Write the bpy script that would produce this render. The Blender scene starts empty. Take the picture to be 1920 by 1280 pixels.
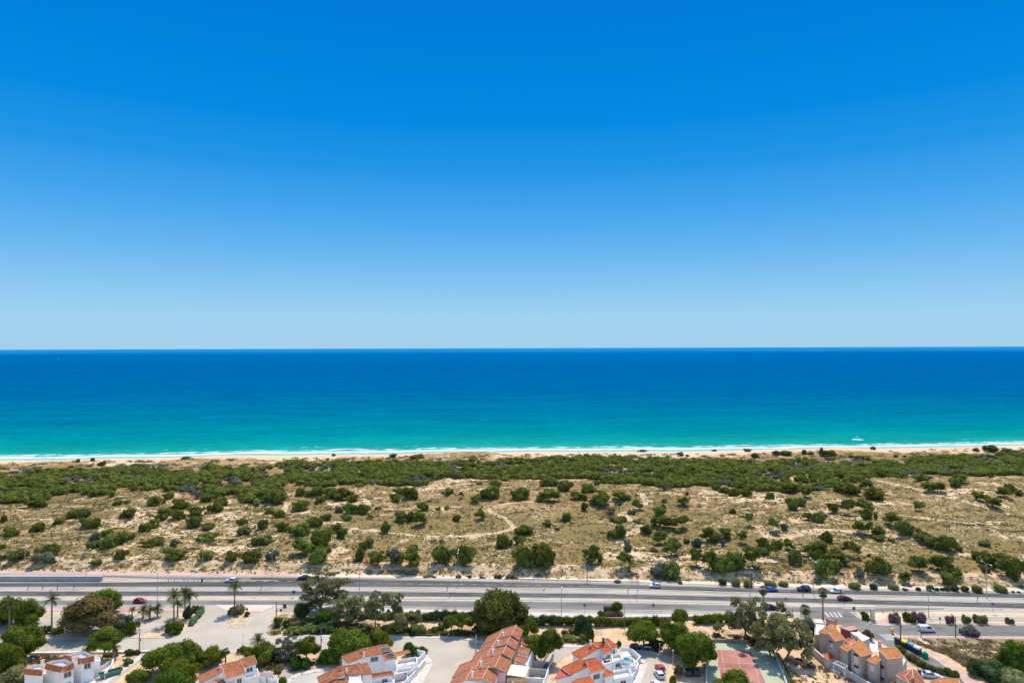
import bpy, math, random
import numpy as np
from mathutils import Vector, Matrix
SC = bpy.context.scene
COL = SC.collection
# ------------------------------------------------------------------ camera
F = 1280.0; CX, CY = 960.0, 640.0; H = 85.0
PITCH = math.atan(12/1280); ROLL = -0.00313
fw = Vector((0, math.cos(PITCH), math.sin(PITCH)))
r0 = Vector((1, 0, 0)); u0 = r0.cross(fw)
RT = (r0*math.cos(ROLL) + u0*math.sin(ROLL)).normalized(); UP = RT.cross(fw)
CAM = Vector((0, 0, H))
cd = bpy.data.cameras.new('camera'); cam = bpy.data.objects.new('camera', cd); COL.objects.link(cam)
cd.sensor_width = 36; cd.lens = 24; cd.clip_start = 1; cd.clip_end = 600000
cam.matrix_world = Matrix.Translation(CAM) @ Matrix((RT, UP, -fw)).transposed().to_4x4()
SC.camera = cam
# ------------------------------------------------------------------ light
SUN_EL, SUN_AZ = math.radians(56), math.radians(15)      # azimuth from +Y towards +X
SC.view_settings.view_transform = 'Standard'; SC.view_settings.look = 'None'
EXPO = 0.8; SC.view_settings.exposure = EXPO; SC.view_settings.gamma = 1.0
W = bpy.data.worlds.new('World'); SC.world = W; W.use_nodes = True
nt = W.node_tree; nt.nodes.clear()
def N(t, ty, **kw):
    n = t.nodes.new(ty)
    for k, v in kw.items(): setattr(n, k, v)
    return n
def srgb(r, g, b):
    f = lambda c: (c/255/12.92) if c/255 <= .04045 else ((c/255+.055)/1.055)**2.4
    return (f(r), f(g), f(b), 1)
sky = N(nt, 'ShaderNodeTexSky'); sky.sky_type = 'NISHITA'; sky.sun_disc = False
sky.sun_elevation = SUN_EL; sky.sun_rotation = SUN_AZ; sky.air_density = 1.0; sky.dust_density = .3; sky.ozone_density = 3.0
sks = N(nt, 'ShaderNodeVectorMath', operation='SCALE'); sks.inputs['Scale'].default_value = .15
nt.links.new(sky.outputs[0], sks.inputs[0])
tc = N(nt, 'ShaderNodeTexCoord'); sx = N(nt, 'ShaderNodeSeparateXYZ'); nt.links.new(tc.outputs['Generated'], sx.inputs[0])
rp = N(nt, 'ShaderNodeValToRGB'); els = rp.color_ramp.elements
stops = [(0.0, (163,208,234)), (.045, (160,209,240)), (.09, (134,197,241)), (.135, (104,182,240)), (.19, (72,166,237)), (.25, (36,150,231)), (.31, (6,139,226)), (.37, (0,131,220)), (.46, (0,124,214)), (1.0, (0,95,190))]
while len(els) < len(stops): els.new(.5)
for e, (p, c) in zip(els, stops): e.position = p; e.color = srgb(*c)
nt.links.new(sx.outputs['Z'], rp.inputs[0])
mr = N(nt, 'ShaderNodeMapRange'); mr.inputs['From Min'].default_value = .47; mr.inputs['From Max'].default_value = .62
mr.inputs['To Min'].default_value = .0; mr.inputs['To Max'].default_value = 1.0
nt.links.new(sx.outputs['Z'], mr.inputs[0])
mx = N(nt, 'ShaderNodeMix', data_type='RGBA'); my = N(nt, 'ShaderNodeMapRange'); my.inputs['From Min'].default_value = .30; my.inputs['From Max'].default_value = -.25; nt.links.new(sx.outputs['Y'], my.inputs[0])  # unseen sky behind the camera goes to brighter Nishita, added as shade fill
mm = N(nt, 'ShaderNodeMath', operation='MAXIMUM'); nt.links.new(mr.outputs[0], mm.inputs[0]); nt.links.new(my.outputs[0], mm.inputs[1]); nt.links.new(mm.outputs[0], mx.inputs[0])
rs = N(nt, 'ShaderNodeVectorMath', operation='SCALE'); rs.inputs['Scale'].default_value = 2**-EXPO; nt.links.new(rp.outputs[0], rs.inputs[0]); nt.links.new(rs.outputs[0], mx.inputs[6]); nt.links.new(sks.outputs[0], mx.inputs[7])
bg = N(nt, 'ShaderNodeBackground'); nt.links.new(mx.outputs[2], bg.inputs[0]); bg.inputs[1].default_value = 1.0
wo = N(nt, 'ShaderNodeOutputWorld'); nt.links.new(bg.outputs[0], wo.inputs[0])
sl = bpy.data.lights.new('sun', 'SUN'); sl.energy = 2.75; sl.angle = math.radians(.5); sl.color = (1, .91, .77)
so = bpy.data.objects.new('sun', sl); COL.objects.link(so)
sd = Vector((math.sin(SUN_AZ)*math.cos(SUN_EL), math.cos(SUN_AZ)*math.cos(SUN_EL), math.sin(SUN_EL)))
so.rotation_euler = sd.to_track_quat('Z', 'Y').to_euler(); so.location = sd*900
# ------------------------------------------------------------------ pixel (1920 x 1280 photo) -> world
def ray(px, py):
    d = fw + RT*((px-CX)/F) - UP*((py-CY)/F); return d
def G(px, py, z=0.0):
    d = ray(px, py); t = (z-H)/d.z; p = CAM + d*t; return Vector((p.x, p.y, z))
def proj(p):
    v = Vector(p)-CAM; k = v.dot(fw); return (CX+F*v.dot(RT)/k, CY-F*v.dot(UP)/k)
def lerpl(pts, x):
    if x <= pts[0][0]: a, b = pts[0], pts[1]
    elif x >= pts[-1][0]: a, b = pts[-2], pts[-1]
    else:
        for a, b in zip(pts, pts[1:]):
            if a[0] <= x <= b[0]: break
    return a[1] + (b[1]-a[1])*(x-a[0])/(b[0]-a[0])
SEA_Z = -4.0
BANK = [(-200,1065),(0,1067),(600,1074.6),(1100,1083),(1500,1093.5),(1820,1099.5),(1920,1101),(2120,1104)]
bankw = [G(x, y) for x, y in BANK]; bankw = [(p.x, p.y) for p in bankw]
SHORE = [(-200,866),(0,861.5),(200,856.5),(350,854),(480,852),(640,849),(800,846),(960,845),(1200,843),(1440,841),(1640,838),(1800,834.5),(1920,833),(2120,830)]
shw = [G(x, y, SEA_Z) for x, y in SHORE]; shw = [(p.x, p.y) for p in shw]
bx_, by_ = np.array([p[0] for p in bankw]), np.array([p[1] for p in bankw])
sx_, sy_ = np.array([p[0] for p in shw]), np.array([p[1] for p in shw])
def extint(x, X, Y):
    x = np.asarray(x, float); r = np.interp(x, X, Y)
    s0 = (Y[1]-Y[0])/(X[1]-X[0])*.5; s1 = (Y[-1]-Y[-2])/(X[-1]-X[-2])*.5
    r = np.where(x < X[0], Y[0]+s0*(x-X[0]), r); r = np.where(x > X[-1], Y[-1]+s1*(x-X[-1]), r); return r
def ybank(x): return extint(x, bx_, by_)
def yshore(x):
    x = np.asarray(x, float); return extint(x, sx_, sy_) + 2.2*np.sin(x/37.+1) + 1.4*np.sin(x/13.7)
def sstep(t): t = np.clip(t, 0, 1); return t*t*(3-2*t)
_r = np.random.RandomState(7); _oct = []
for i in range(26):
    a = _r.uniform(0, 6.283); wl = 12*(1.17**i); _oct.append((math.cos(a)/wl*6.283, math.sin(a)/wl*6.283, _r.uniform(0, 6.28), min(wl*.0065, .55)))
def height(x, y):
    x = np.asarray(x, float); y = np.asarray(y, float)
    a = y-ybank(x); b = yshore(x)-y; n = 0
    for kx, ky, ph, am in _oct: n = n + am*np.sin(kx*x+ky*y+ph)
    m = sstep(a/7.)*(2.0) + sstep((a-6)/50.)*(n*1.05+.6)
    m = np.where(a > 0, m, 0)
    beach = sstep(b/75.)
    z = m*beach + (SEA_Z-.25)*(1-sstep(b/62.)) 
    z = np.where(b < 0, SEA_Z-.25+b*.05, z)
    return z
def T(px, py):
    """ray against the terrain"""
    d = ray(px, py); t = (0-H)/d.z*.93; t1 = (SEA_Z-H)/d.z*1.1
    st = (t1-t)/70; last = t
    while t < t1:
        p = CAM+d*t
        if p.z < float(height(p.x, p.y)): break
        last = t; t += st
    lo, hi = last, t
    for _ in range(14):
        m = (lo+hi)/2; p = CAM+d*m
        if p.z < float(height(p.x, p.y)): hi = m
        else: lo = m
    p = CAM+d*hi; p.z = float(height(p.x, p.y)); return p
# ------------------------------------------------------------------ materials
MATS = {}
def mat(name, base=(.5,.5,.5), rough=.85, spec=.3, metal=0, var=None, scale=1.0, detail=4, bump=0, bscale=None, stretch=None, coord='Object', lo=.35, hi=.65):
    """principled material; var = second colour mixed by noise"""
    if name in MATS: return MATS[name]
    m = bpy.data.materials.new(name); m.use_nodes = True; t = m.node_tree; b = t.nodes['Principled BSDF']
    b.inputs['Roughness'].default_value = rough; b.inputs['Specular IOR Level'].default_value = spec; b.inputs['Metallic'].default_value = metal
    c1 = tuple(base)[:3]+(1,); b.inputs['Base Color'].default_value = c1
    if var is not None or bump:
        tc = N(t, 'ShaderNodeTexCoord'); mp = N(t, 'ShaderNodeMapping'); t.links.new(tc.outputs[coord], mp.inputs[0])
        if stretch: mp.inputs['Scale'].default_value = stretch
        nz = N(t, 'ShaderNodeTexNoise'); nz.inputs['Scale'].default_value = scale; nz.inputs['Detail'].default_value = detail
        t.links.new(mp.outputs[0], nz.inputs['Vector'])
        if var is not None:
            r = N(t, 'ShaderNodeValToRGB'); r.color_ramp.elements[0].position = lo; r.color_ramp.elements[1].position = hi
            r.color_ramp.elements[0].color = c1; r.color_ramp.elements[1].color = tuple(var)[:3]+(1,)
            t.links.new(nz.outputs[0], r.inputs[0]); t.links.new(r.outputs[0], b.inputs['Base Color'])
        if bump:
            n2 = N(t, 'ShaderNodeTexNoise'); n2.inputs['Scale'].default_value = bscale or scale*3; t.links.new(mp.outputs[0], n2.inputs['Vector'])
            bp = N(t, 'ShaderNodeBump'); bp.inputs['Strength'].default_value = bump; t.links.new(n2.outputs[0], bp.inputs['Height']); t.links.new(bp.outputs[0], b.inputs['Normal'])
    MATS[name] = m; return m
def foliage(name, dark, light, scale=.5, trans=.38, randv=.22):
    if name in MATS: return MATS[name]
    m = bpy.data.materials.new(name); m.use_nodes = True; t = m.node_tree; t.nodes.clear()
    geo = N(t, 'ShaderNodeNewGeometry')
    nz = N(t, 'ShaderNodeTexNoise'); nz.inputs['Scale'].default_value = scale; nz.inputs['Detail'].default_value = 3
    t.links.new(geo.outputs['Position'], nz.inputs['Vector'])
    ri = N(t, 'ShaderNodeMath', operation='MULTIPLY_ADD'); ri.inputs[1].default_value = .32; 
    t.links.new(geo.outputs['Random Per Island'], ri.inputs[0]); t.links.new(nz.outputs[0], ri.inputs[2])
    r = N(t, 'ShaderNodeValToRGB'); r.color_ramp.elements[0].position = .42; r.color_ramp.elements[1].position = .88
    r.color_ramp.elements[0].color = tuple(dark)+(1,); r.color_ramp.elements[1].color = tuple(light)+(1,)
    t.links.new(ri.outputs[0], r.inputs[0])
    oi = N(t, 'ShaderNodeObjectInfo'); hs = N(t, 'ShaderNodeHueSaturation')
    mv = N(t, 'ShaderNodeMapRange'); mv.inputs['To Min'].default_value = 1-randv; mv.inputs['To Max'].default_value = 1+randv
    t.links.new(oi.outputs['Random'], mv.inputs[0]); t.links.new(mv.outputs[0], hs.inputs['Value'])
    ms = N(t, 'ShaderNodeMapRange'); ms.inputs['To Min'].default_value = .485; ms.inputs['To Max'].default_value = .515
    t.links.new(oi.outputs['Random'], ms.inputs[0]); t.links.new(ms.outputs[0], hs.inputs['Hue']); t.links.new(r.outputs[0], hs.inputs['Color'])
    d = N(t, 'ShaderNodeBsdfDiffuse'); tr = N(t, 'ShaderNodeBsdfTranslucent'); mxs = N(t, 'ShaderNodeMixShader'); mxs.inputs[0].default_value = trans
    t.links.new(hs.outputs[0], d.inputs[0]); t.links.new(hs.outputs[0], tr.inputs[0])
    t.links.new(d.outputs[0], mxs.inputs[1]); t.links.new(tr.outputs[0], mxs.inputs[2])
    o = N(t, 'ShaderNodeOutputMaterial'); t.links.new(mxs.outputs[0], o.inputs[0]); MATS[name] = m; return m
# ------------------------------------------------------------------ builders
def tag(o, label=None, cat=None, group=None, kind=None):
    if label: o['label'] = label
    if cat: o['category'] = cat
    if group: o['group'] = group
    if kind: o['kind'] = kind
    return o
def empty(name, loc, label=None, cat=None, group=None, rz=0):
    o = bpy.data.objects.new(name, None); COL.objects.link(o); o.location = loc; o.rotation_euler = (0, 0, rz); o.empty_display_size = .5
    return tag(o, label, cat, group)
def npmesh(name, V, faces):
    """faces: list of (m,k) int arrays"""
    me = bpy.data.meshes.new(name); V = np.asarray(V, np.float32); me.vertices.add(len(V)); me.vertices.foreach_set('co', V.ravel())
    lv = np.concatenate([f.ravel() for f in faces]).astype(np.int32); tot = np.concatenate([np.full(len(f), f.shape[1]) for f in faces]).astype(np.int32)
    st = np.concatenate([[0], np.cumsum(tot)[:-1]]).astype(np.int32)
    me.loops.add(len(lv)); me.loops.foreach_set('vertex_index', lv); me.polygons.add(len(tot)); me.polygons.foreach_set('loop_start', st); me.polygons.foreach_set('loop_total', tot)
    me.update(calc_edges=True); return me
def link(name, me, m=None, parent=None, loc=None, smooth=False):
    o = bpy.data.objects.new(name, me); COL.objects.link(o)
    if m is not None: me.materials.clear(); me.materials.append(m)
    if parent is not None: o.parent = parent
    if loc is not None: o.location = loc
    if smooth: me.polygons.foreach_set('use_smooth', [True]*len(me.polygons))
    return o
class MB:
    def __init__(s): s.v = []; s.f = []
    def poly(s, pts): n = len(s.v); s.v += [tuple(p) for p in pts]; s.f.append(list(range(n, n+len(pts)))); return s
    def prism(s, pts, z0, z1=None):
        """pts (x,y[,z]) outline; top at pts z or z1; bottom z0"""
        top = [(p[0], p[1], p[2] if z1 is None else z1) for p in pts]; bot = [(p[0], p[1], z0) for p in pts]
        a = sum(pts[i][0]*pts[(i+1) % len(pts)][1]-pts[(i+1) % len(pts)][0]*pts[i][1] for i in range(len(pts)))
        if a < 0: top.reverse(); bot.reverse()
        n = len(s.v); k = len(top); s.v += top+bot
        s.f.append(list(range(n, n+k))); s.f.append(list(range(n+2*k-1, n+k-1, -1)))
        for i in range(k): j = (i+1) % k; s.f.append([n+i, n+k+i, n+k+j, n+j])
        return s
    def slab(s, pts, t):
        """thick sloped panel, thickness t downwards"""
        top = [tuple(p) for p in pts]; bot = [(p[0], p[1], p[2]-t) for p in pts]
        a = sum(pts[i][0]*pts[(i+1) % len(pts)][1]-pts[(i+1) % len(pts)][0]*pts[i][1] for i in range(len(pts)))
        if a < 0: top.reverse(); bot.reverse()
        n = len(s.v); k = len(top); s.v += top+bot
        s.f.append(list(range(n, n+k))); s.f.append(list(range(n+2*k-1, n+k-1, -1)))
        for i in range(k): j = (i+1) % k; s.f.append([n+i, n+k+i, n+k+j, n+j])
        return s
    def box(s, c, d, yaw=0, bev=0):
        cx, cy, cz = c; dx, dy, dz = d[0]/2, d[1]/2, d[2]/2; ca, sa = math.cos(yaw), math.sin(yaw)
        pts = [(cx+x*ca-y*sa, cy+x*sa+y*ca, cz+dz) for x, y in ((-dx,-dy),(dx,-dy),(dx,dy),(-dx,dy))]
        return s.prism(pts, cz-dz)
    def tube(s, p0, p1, r0, r1=None, n=8):
        r1 = r0 if r1 is None else r1; p0 = Vector(p0); p1 = Vector(p1); d = (p1-p0).normalized()
        a = d.orthogonal().normalized(); b = d.cross(a); k = len(s.v)
        for p, r in ((p0, r0), (p1, r1)):
            for i in range(n): t = 6.28318*i/n; s.v.append(tuple(p+a*(math.cos(t)*r)+b*(math.sin(t)*r)))
        for i in range(n): j = (i+1) % n; s.f.append([k+i, k+j, k+n+j, k+n+i])
        s.f.append([k+i for i in reversed(range(n))]); s.f.append([k+n+i for i in range(n)]); return s
    def path(s, pts, radii, n=7):
        for (a, b, ra, rb) in zip(pts, pts[1:], radii, radii[1:]): s.tube(a, b, ra, rb, n)
        return s
    def ball(s, c, r, nu=10, nv=6, sz=1):
        k = len(s.v); s.v.append((c[0], c[1], c[2]-r*sz))
        for j in range(1, nv):
            ph = -math.pi/2+math.pi*j/nv
            for i in range(nu): t = 6.28318*i/nu; s.v.append((c[0]+r*math.cos(ph)*math.cos(t), c[1]+r*math.cos(ph)*math.sin(t), c[2]+r*sz*math.sin(ph)))
        s.v.append((c[0], c[1], c[2]+r*sz)); e = len(s.v)-1
        for i in range(nu):
            i2 = (i+1) % nu; s.f.append([k, k+1+i2, k+1+i])
            for j in range(nv-2): a = k+1+j*nu; s.f.append([a+i, a+i2, a+nu+i2, a+nu+i])
            a = k+1+(nv-2)*nu; s.f.append([a+i, a+i2, e])
        return s
    def mesh(s, name, off=(0,0,0)):
        me = bpy.data.meshes.new(name); me.from_pydata([(v[0]-off[0], v[1]-off[1], v[2]-off[2]) for v in s.v], [], s.f); me.update(); return me
    def build(s, name, m, parent=None, loc=None, smooth=False, rel=None):
        """rel: world-space verts are made local to rel (a root at loc)"""
        off = (0,0,0)
        if rel is not None: off = tuple(rel)
        return link(name, s.mesh(name, off), m, parent, loc, smooth)
def bevel(o, w=.05, seg=2):
    b = o.modifiers.new('bevel', 'BEVEL'); b.width = w; b.segments = seg; b.limit_method = 'ANGLE'; return o
def copy_tree(o, parent=None):
    kids = list(o.children); c = o.copy(); COL.objects.link(c)
    if parent is not None: c.parent = parent
    for ch in kids: copy_tree(ch, c)
    return c
#@@SETTING

# ------------------------------------------------------------------ ground, sea
def zone(x, y):
    a = y-ybank(x); b = yshore(x)-y
    n1 = np.zeros_like(x); n2 = np.zeros_like(x)
    for i, (kx, ky, ph, am) in enumerate(_oct):
        n1 = n1+np.sin(kx*x*1.7+ky*y*2.6+ph*3)*(.2); n2 = n2+np.sin(ky*x*2.2-kx*y*3.1+ph*5)*.2
    sand = np.where(a < 0, 1.0, np.clip(.20+.32*n1, 0, .8))
    sand = np.maximum(sand, (1-sstep((a-7)/6.))*.48); sand = np.maximum(sand, 1-sstep((b-48)/30.))
    band = sstep((a-8)/5.)*(1-sstep((a-60)/60.))
    olive = np.clip(.25+.25*n2+.3*band+.12*np.clip(x/300., -1, 1), 0, 1)*sstep((a-5)/4.)*sstep((b-70)/20.)
    return sand, olive
gx = np.concatenate([np.arange(-3000, -520, 60), np.arange(-520, 521, 3.0), np.arange(560, 3001, 60)])
tt = np.concatenate([np.linspace(-520, -8, 40), np.linspace(-5, 0, 5), np.linspace(1, 12, 12)])      # distance past the bank line
tt2 = np.linspace(.02, 1, 110)
XX = np.repeat(gx[None, :], len(tt)+len(tt2)+1, 0); yb = ybank(gx); ysh = yshore(gx)+45
rows = [yb+t for t in tt]+[yb+12+(ysh-yb-12)*u for u in tt2]+[ysh+900]
YY = np.array(rows); ZZ = height(XX, YY); ZZ[-1] = SEA_Z-6
nr, ncx = XX.shape; idx = np.arange(nr*ncx).reshape(nr, ncx)
q = np.stack([idx[:-1, :-1], idx[:-1, 1:], idx[1:, 1:], idx[1:, :-1]], -1).reshape(-1, 4)
gm = npmesh('ground', np.stack([XX, YY, ZZ], -1).reshape(-1, 3), [q])
sa, ol = zone(XX, YY); att = gm.color_attributes.new('zone', 'FLOAT_COLOR', 'POINT')
dd = np.clip((yshore(XX)-YY)/60., 0, 1)
att.data.foreach_set('color', np.stack([sa, ol, dd, np.ones_like(sa)], -1).astype(np.float32).ravel())
def ground_mat():
    m = bpy.data.materials.new('ground'); m.use_nodes = True; t = m.node_tree; L = t.links.new; b = t.nodes['Principled BSDF']
    b.inputs['Roughness'].default_value = .95; b.inputs['Specular IOR Level'].default_value = .1
    at = N(t, 'ShaderNodeAttribute'); at.attribute_name = 'zone'; sp = N(t, 'ShaderNodeSeparateColor'); L(at.outputs['Color'], sp.inputs[0])
    tc = N(t, 'ShaderNodeTexCoord')
    def noise(sc, det=4, rough=.6, st=(1,1,1)):
        mp = N(t, 'ShaderNodeMapping'); mp.inputs['Scale'].default_value = st; L(tc.outputs['Object'], mp.inputs[0])
        n = N(t, 'ShaderNodeTexNoise'); n.inputs['Scale'].default_value = sc; n.inputs['Detail'].default_value = det; n.inputs['Roughness'].default_value = rough; L(mp.outputs[0], n.inputs['Vector']); return n.outputs[0]
    def ramp(v, a, b_):
        r = N(t, 'ShaderNodeMapRange'); r.inputs['From Min'].default_value = a; r.inputs['From Max'].default_value = b_; r.interpolation_type = 'SMOOTHSTEP'; L(v, r.inputs[0]); return r.outputs[0]
    def mixc(f, c1, c2):
        x = N(t, 'ShaderNodeMix', data_type='RGBA'); 
        if isinstance(f, float): x.inputs[0].default_value = f
        else: L(f, x.inputs[0])
        for k, c in ((6, c1), (7, c2)):
            if isinstance(c, tuple): x.inputs[k].default_value = c+(1,)
            else: L(c, x.inputs[k])
        return x.outputs[2]
    def add(v, w_, k=1.0):
        a = N(t, 'ShaderNodeMath', operation='MULTIPLY_ADD'); L(v, a.inputs[0]); a.inputs[1].default_value = k
        if isinstance(w_, float): a.inputs[2].default_value = w_
        else: L(w_, a.inputs[2])
        return a.outputs[0]
    big = noise(.045); mid = noise(.28, 6, .7); fine = noise(1.3, 6, .75)
    dry = mixc(ramp(mid, .42, .6), (.215,.135,.050), (.385,.245,.098))
    dry = mixc(ramp(big, .4, .65), dry, (.43,.275,.12))
    olive = mixc(ramp(fine, .4, .62), (.175,.13,.046), (.345,.245,.09))
    om = ramp(add(sp.outputs[1], add(mid, -.5, 1.3)), .25, .6)
    c = mixc(om, dry, olive)
    sand = mixc(ramp(mid, .35, .65), (.62,.42,.235), (.78,.56,.36))
    sm = ramp(add(sp.outputs[0], add(mid, -.5, 1.2)), .42, .72)
    c = mixc(sm, c, sand)
    # pale stones and dark tufts scattered over the dry part
    vo = N(t, 'ShaderNodeTexVoronoi'); vo.inputs['Scale'].default_value = .55; L(tc.outputs['Object'], vo.inputs['Vector'])
    st = ramp(vo.outputs['Distance'], .42, .24); st2 = N(t, 'ShaderNodeMath', operation='MULTIPLY'); L(st, st2.inputs[0]); L(ramp(big, .5, .58), st2.inputs[1])
    st3 = N(t, 'ShaderNodeMath', operation='MULTIPLY'); L(st2.outputs[0], st3.inputs[0]); L(ramp(sp.outputs[0], .99, .7), st3.inputs[1])
    c = mixc(st3.outputs[0], c, (.60,.47,.31))
    v2 = N(t, 'ShaderNodeTexVoronoi'); v2.inputs['Scale'].default_value = .8; L(tc.outputs['Object'], v2.inputs['Vector'])
    tu = ramp(v2.outputs['Distance'], .40, .2); tm = N(t, 'ShaderNodeMath', operation='MULTIPLY'); L(tu, tm.inputs[0]); L(ramp(noise(.11, 4), .44, .56), tm.inputs[1])
    t3 = N(t, 'ShaderNodeMath', operation='MULTIPLY'); L(tm.outputs[0], t3.inputs[0]); L(ramp(sp.outputs[0], .95, .5), t3.inputs[1])
    c = mixc(t3.outputs[0], c, (.15,.12,.06))
    lt = N(t, 'ShaderNodeMath', operation='MULTIPLY'); L(ramp(noise(.09, 9, .72), .50, .62), lt.inputs[0]); L(ramp(sp.outputs[0], .97, .999), lt.inputs[1]); l2 = N(t, 'ShaderNodeMath', operation='MULTIPLY'); L(lt.outputs[0], l2.inputs[0]); l2.inputs[1].default_value = .6
    c = mixc(l2.outputs[0], c, (.34,.235,.12))
    bm = N(t, 'ShaderNodeMath', operation='MULTIPLY'); L(ramp(sp.outputs[2], 1.0, .6), bm.inputs[0]); bm.inputs[1].default_value = .6; c = mixc(bm.outputs[0], c, (.64,.51,.36))
    wet = ramp(sp.outputs[2], .13, .01); c = mixc(wet, c, (.34,.27,.2))
    L(c, b.inputs['Base Color'])
    bp = N(t, 'ShaderNodeBump'); bp.inputs['Strength'].default_value = .6; bp.inputs['Distance'].default_value = .5; L(fine, bp.inputs['Height']); L(bp.outputs[0], b.inputs['Normal'])
    return m
GM = ground_mat()
tag(link('ground', gm, GM, smooth=True), kind='structure')
# sea: rows follow the shoreline, uv = (x, metres from the shore)
offs = [-14,-8,-4,0,4,8,12,18,26,40,60,90,130,200,300,450,700,1100,1800,3000,5000,9000,18000,40000,90000,200000]
ub = np.concatenate([np.arange(-1500, -520, 70), np.arange(-520, 521, 6.0), np.arange(590, 1501, 70)]); rowsv = []; uvv = []
for o_ in offs:
    k = 1+max(0, o_-60)/900.; X = ub*k; Y = yshore(ub) if o_ < 1 else None
    wgt = math.exp(-max(o_, 0)/700.); Y = (yshore(ub)*wgt + 560*(1-wgt)) + o_
    z = SEA_Z + (.02 if o_ > -3 else .0)
    rowsv.append(np.stack([X, Y, np.full_like(X, SEA_Z)], -1)); uvv.append(np.stack([X, np.full_like(X, float(o_))], -1))
V = np.array(rowsv); nr, ncx = V.shape[:2]; idx = np.arange(nr*ncx).reshape(nr, ncx)
q = np.stack([idx[:-1, :-1], idx[:-1, 1:], idx[1:, 1:], idx[1:, :-1]], -1).reshape(-1, 4)
sm_ = npmesh('sea', V.reshape(-1, 3), [q]); uvl = sm_.uv_layers.new(name='shore')
uvf = np.array(uvv).reshape(-1, 2)[q.ravel()]; uvl.data.foreach_set('uv', uvf.astype(np.float32).ravel())
def sea_mat():
    m = bpy.data.materials.new('sea_water'); m.use_nodes = True; t = m.node_tree; L = t.links.new; b = t.nodes['Principled BSDF']
    uv = N(t, 'ShaderNodeUVMap'); uv.uv_map = 'shore'; sp = N(t, 'ShaderNodeSeparateXYZ'); L(uv.outputs[0], sp.inputs[0]); V_ = sp.outputs['Y']
    tc = N(t, 'ShaderNodeTexCoord')
    def noise(src, sc, st, det=4, rough=.6):
        mp = N(t, 'ShaderNodeMapping'); mp.inputs['Scale'].default_value = st; L(src, mp.inputs[0])
        n = N(t, 'ShaderNodeTexNoise'); n.inputs['Scale'].default_value = sc; n.inputs['Detail'].default_value = det; n.inputs['Roughness'].default_value = rough; L(mp.outputs[0], n.inputs['Vector']); return n.outputs[0]
    def math_(op, a, b_=None, c=None):
        x = N(t, 'ShaderNodeMath', operation=op)
        for i, v in enumerate((a, b_, c)):
            if v is None: continue
            if isinstance(v, (int, float)): x.inputs[i].default_value = v
            else: L(v, x.inputs[i])
        return x.outputs[0]
    lg = math_('LOGARITHM', math_('MAXIMUM', math_('ADD', V_, 30), 30), 10)       # 1.48 at the shore ... 5.3 far out
    wob = noise(uv.outputs[0], .004, (1, 1.6, 1), 4); wob2 = noise(uv.outputs[0], .0006, (.6, 1.4, 1), 3)
    lg2 = math_('ADD', lg, math_('MULTIPLY', math_('SUBTRACT', math_('ADD', wob, wob2), 1.0), .26))
    f = math_('DIVIDE', math_('SUBTRACT', lg2, 1.4), 3.0)
    r = N(t, 'ShaderNodeValToRGB'); L(f, r.inputs[0]); e = r.color_ramp.elements
    ss = SEACOL
    while len(e) < len(ss): e.new(.5)
    for el, (p, c) in zip(e, ss): el.position = p; el.color = c+(1,)
    # wind streaks
    s1 = noise(tc.outputs['Object'], .02, (.35, 1, 1), 6, .65); s2 = noise(tc.outputs['Object'], .25, (.3, 1, 1), 4, .6)
    k = math_('ADD', math_('MULTIPLY', math_('SUBTRACT', s1, .5), .65), math_('MULTIPLY', math_('SUBTRACT', s2, .5), .9)); k = math_('ADD', k, math_('MULTIPLY', math_('SUBTRACT', noise(tc.outputs['Object'], .07, (.25, 1.2, 1), 5, .6), .5), .5)); k = math_('ADD', k, 1.0)
    hs = N(t, 'ShaderNodeHueSaturation'); L(k, hs.inputs['Value']); L(r.outputs[0], hs.inputs['Color'])
    # breaking waves and swash
    def band(center, width, wobamp, sc, thr, seed):
        n = noise(uv.outputs[0], sc, (1, .12, 1), 3); mp = t.nodes[-2] if False else None
        d = math_('SUBTRACT', V_, math_('ADD', math_('MULTIPLY', math_('SUBTRACT', n, .5), wobamp), center))
        g = math_('SUBTRACT', 1.0, math_('ABSOLUTE', math_('DIVIDE', d, width)))
        brk = noise(uv.outputs[0], seed, (1, 2.5, 1), 6, .7)
        return math_('MULTIPLY', math_('SMOOTH_MIN', math_('MULTIPLY', math_('MAXIMUM', g, 0), 2.2), 1.0, .1), N_range(math_('ADD', brk, math_('MULTIPLY', n, .4)), thr, thr+.12))
    def N_range(v, a, b_):
        q_ = N(t, 'ShaderNodeMapRange'); q_.inputs['From Min'].default_value = a; q_.inputs['From Max'].default_value = b_; q_.interpolation_type = 'SMOOTHSTEP'; L(v, q_.inputs[0]); return q_.outputs[0]
    foam = math_('MAXIMUM', band(7, 6.5, 17, .011, .55, .05), math_('MAXIMUM', band(19, 5, 20, .017, .66, .08), math_('MULTIPLY', band(36, 4, 26, .013, .78, .12), .8)))
    sw = math_('MULTIPLY', N_range(V_, 7.0, -1.0), .30)
    foam = math_('MINIMUM', math_('ADD', foam, sw), 1.0)
    caps = math_('MULTIPLY', N_range(noise(tc.outputs['Object'], .12, (.35, 1, 1), 6, .75), .70, .74), N_range(lg, 3.4, 2.4)); foam = math_('MAXIMUM', foam, math_('MULTIPLY', caps, .25))
    mx = N(t, 'ShaderNodeMix', data_type='RGBA'); L(foam, mx.inputs[0]); L(hs.outputs[0], mx.inputs[6]); mx.inputs[7].default_value = (.62,.68,.69,1)
    L(mx.outputs[2], b.inputs['Base Color']); b.inputs['Roughness'].default_value = .35; b.inputs['Specular IOR Level'].default_value = 0.0
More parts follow.
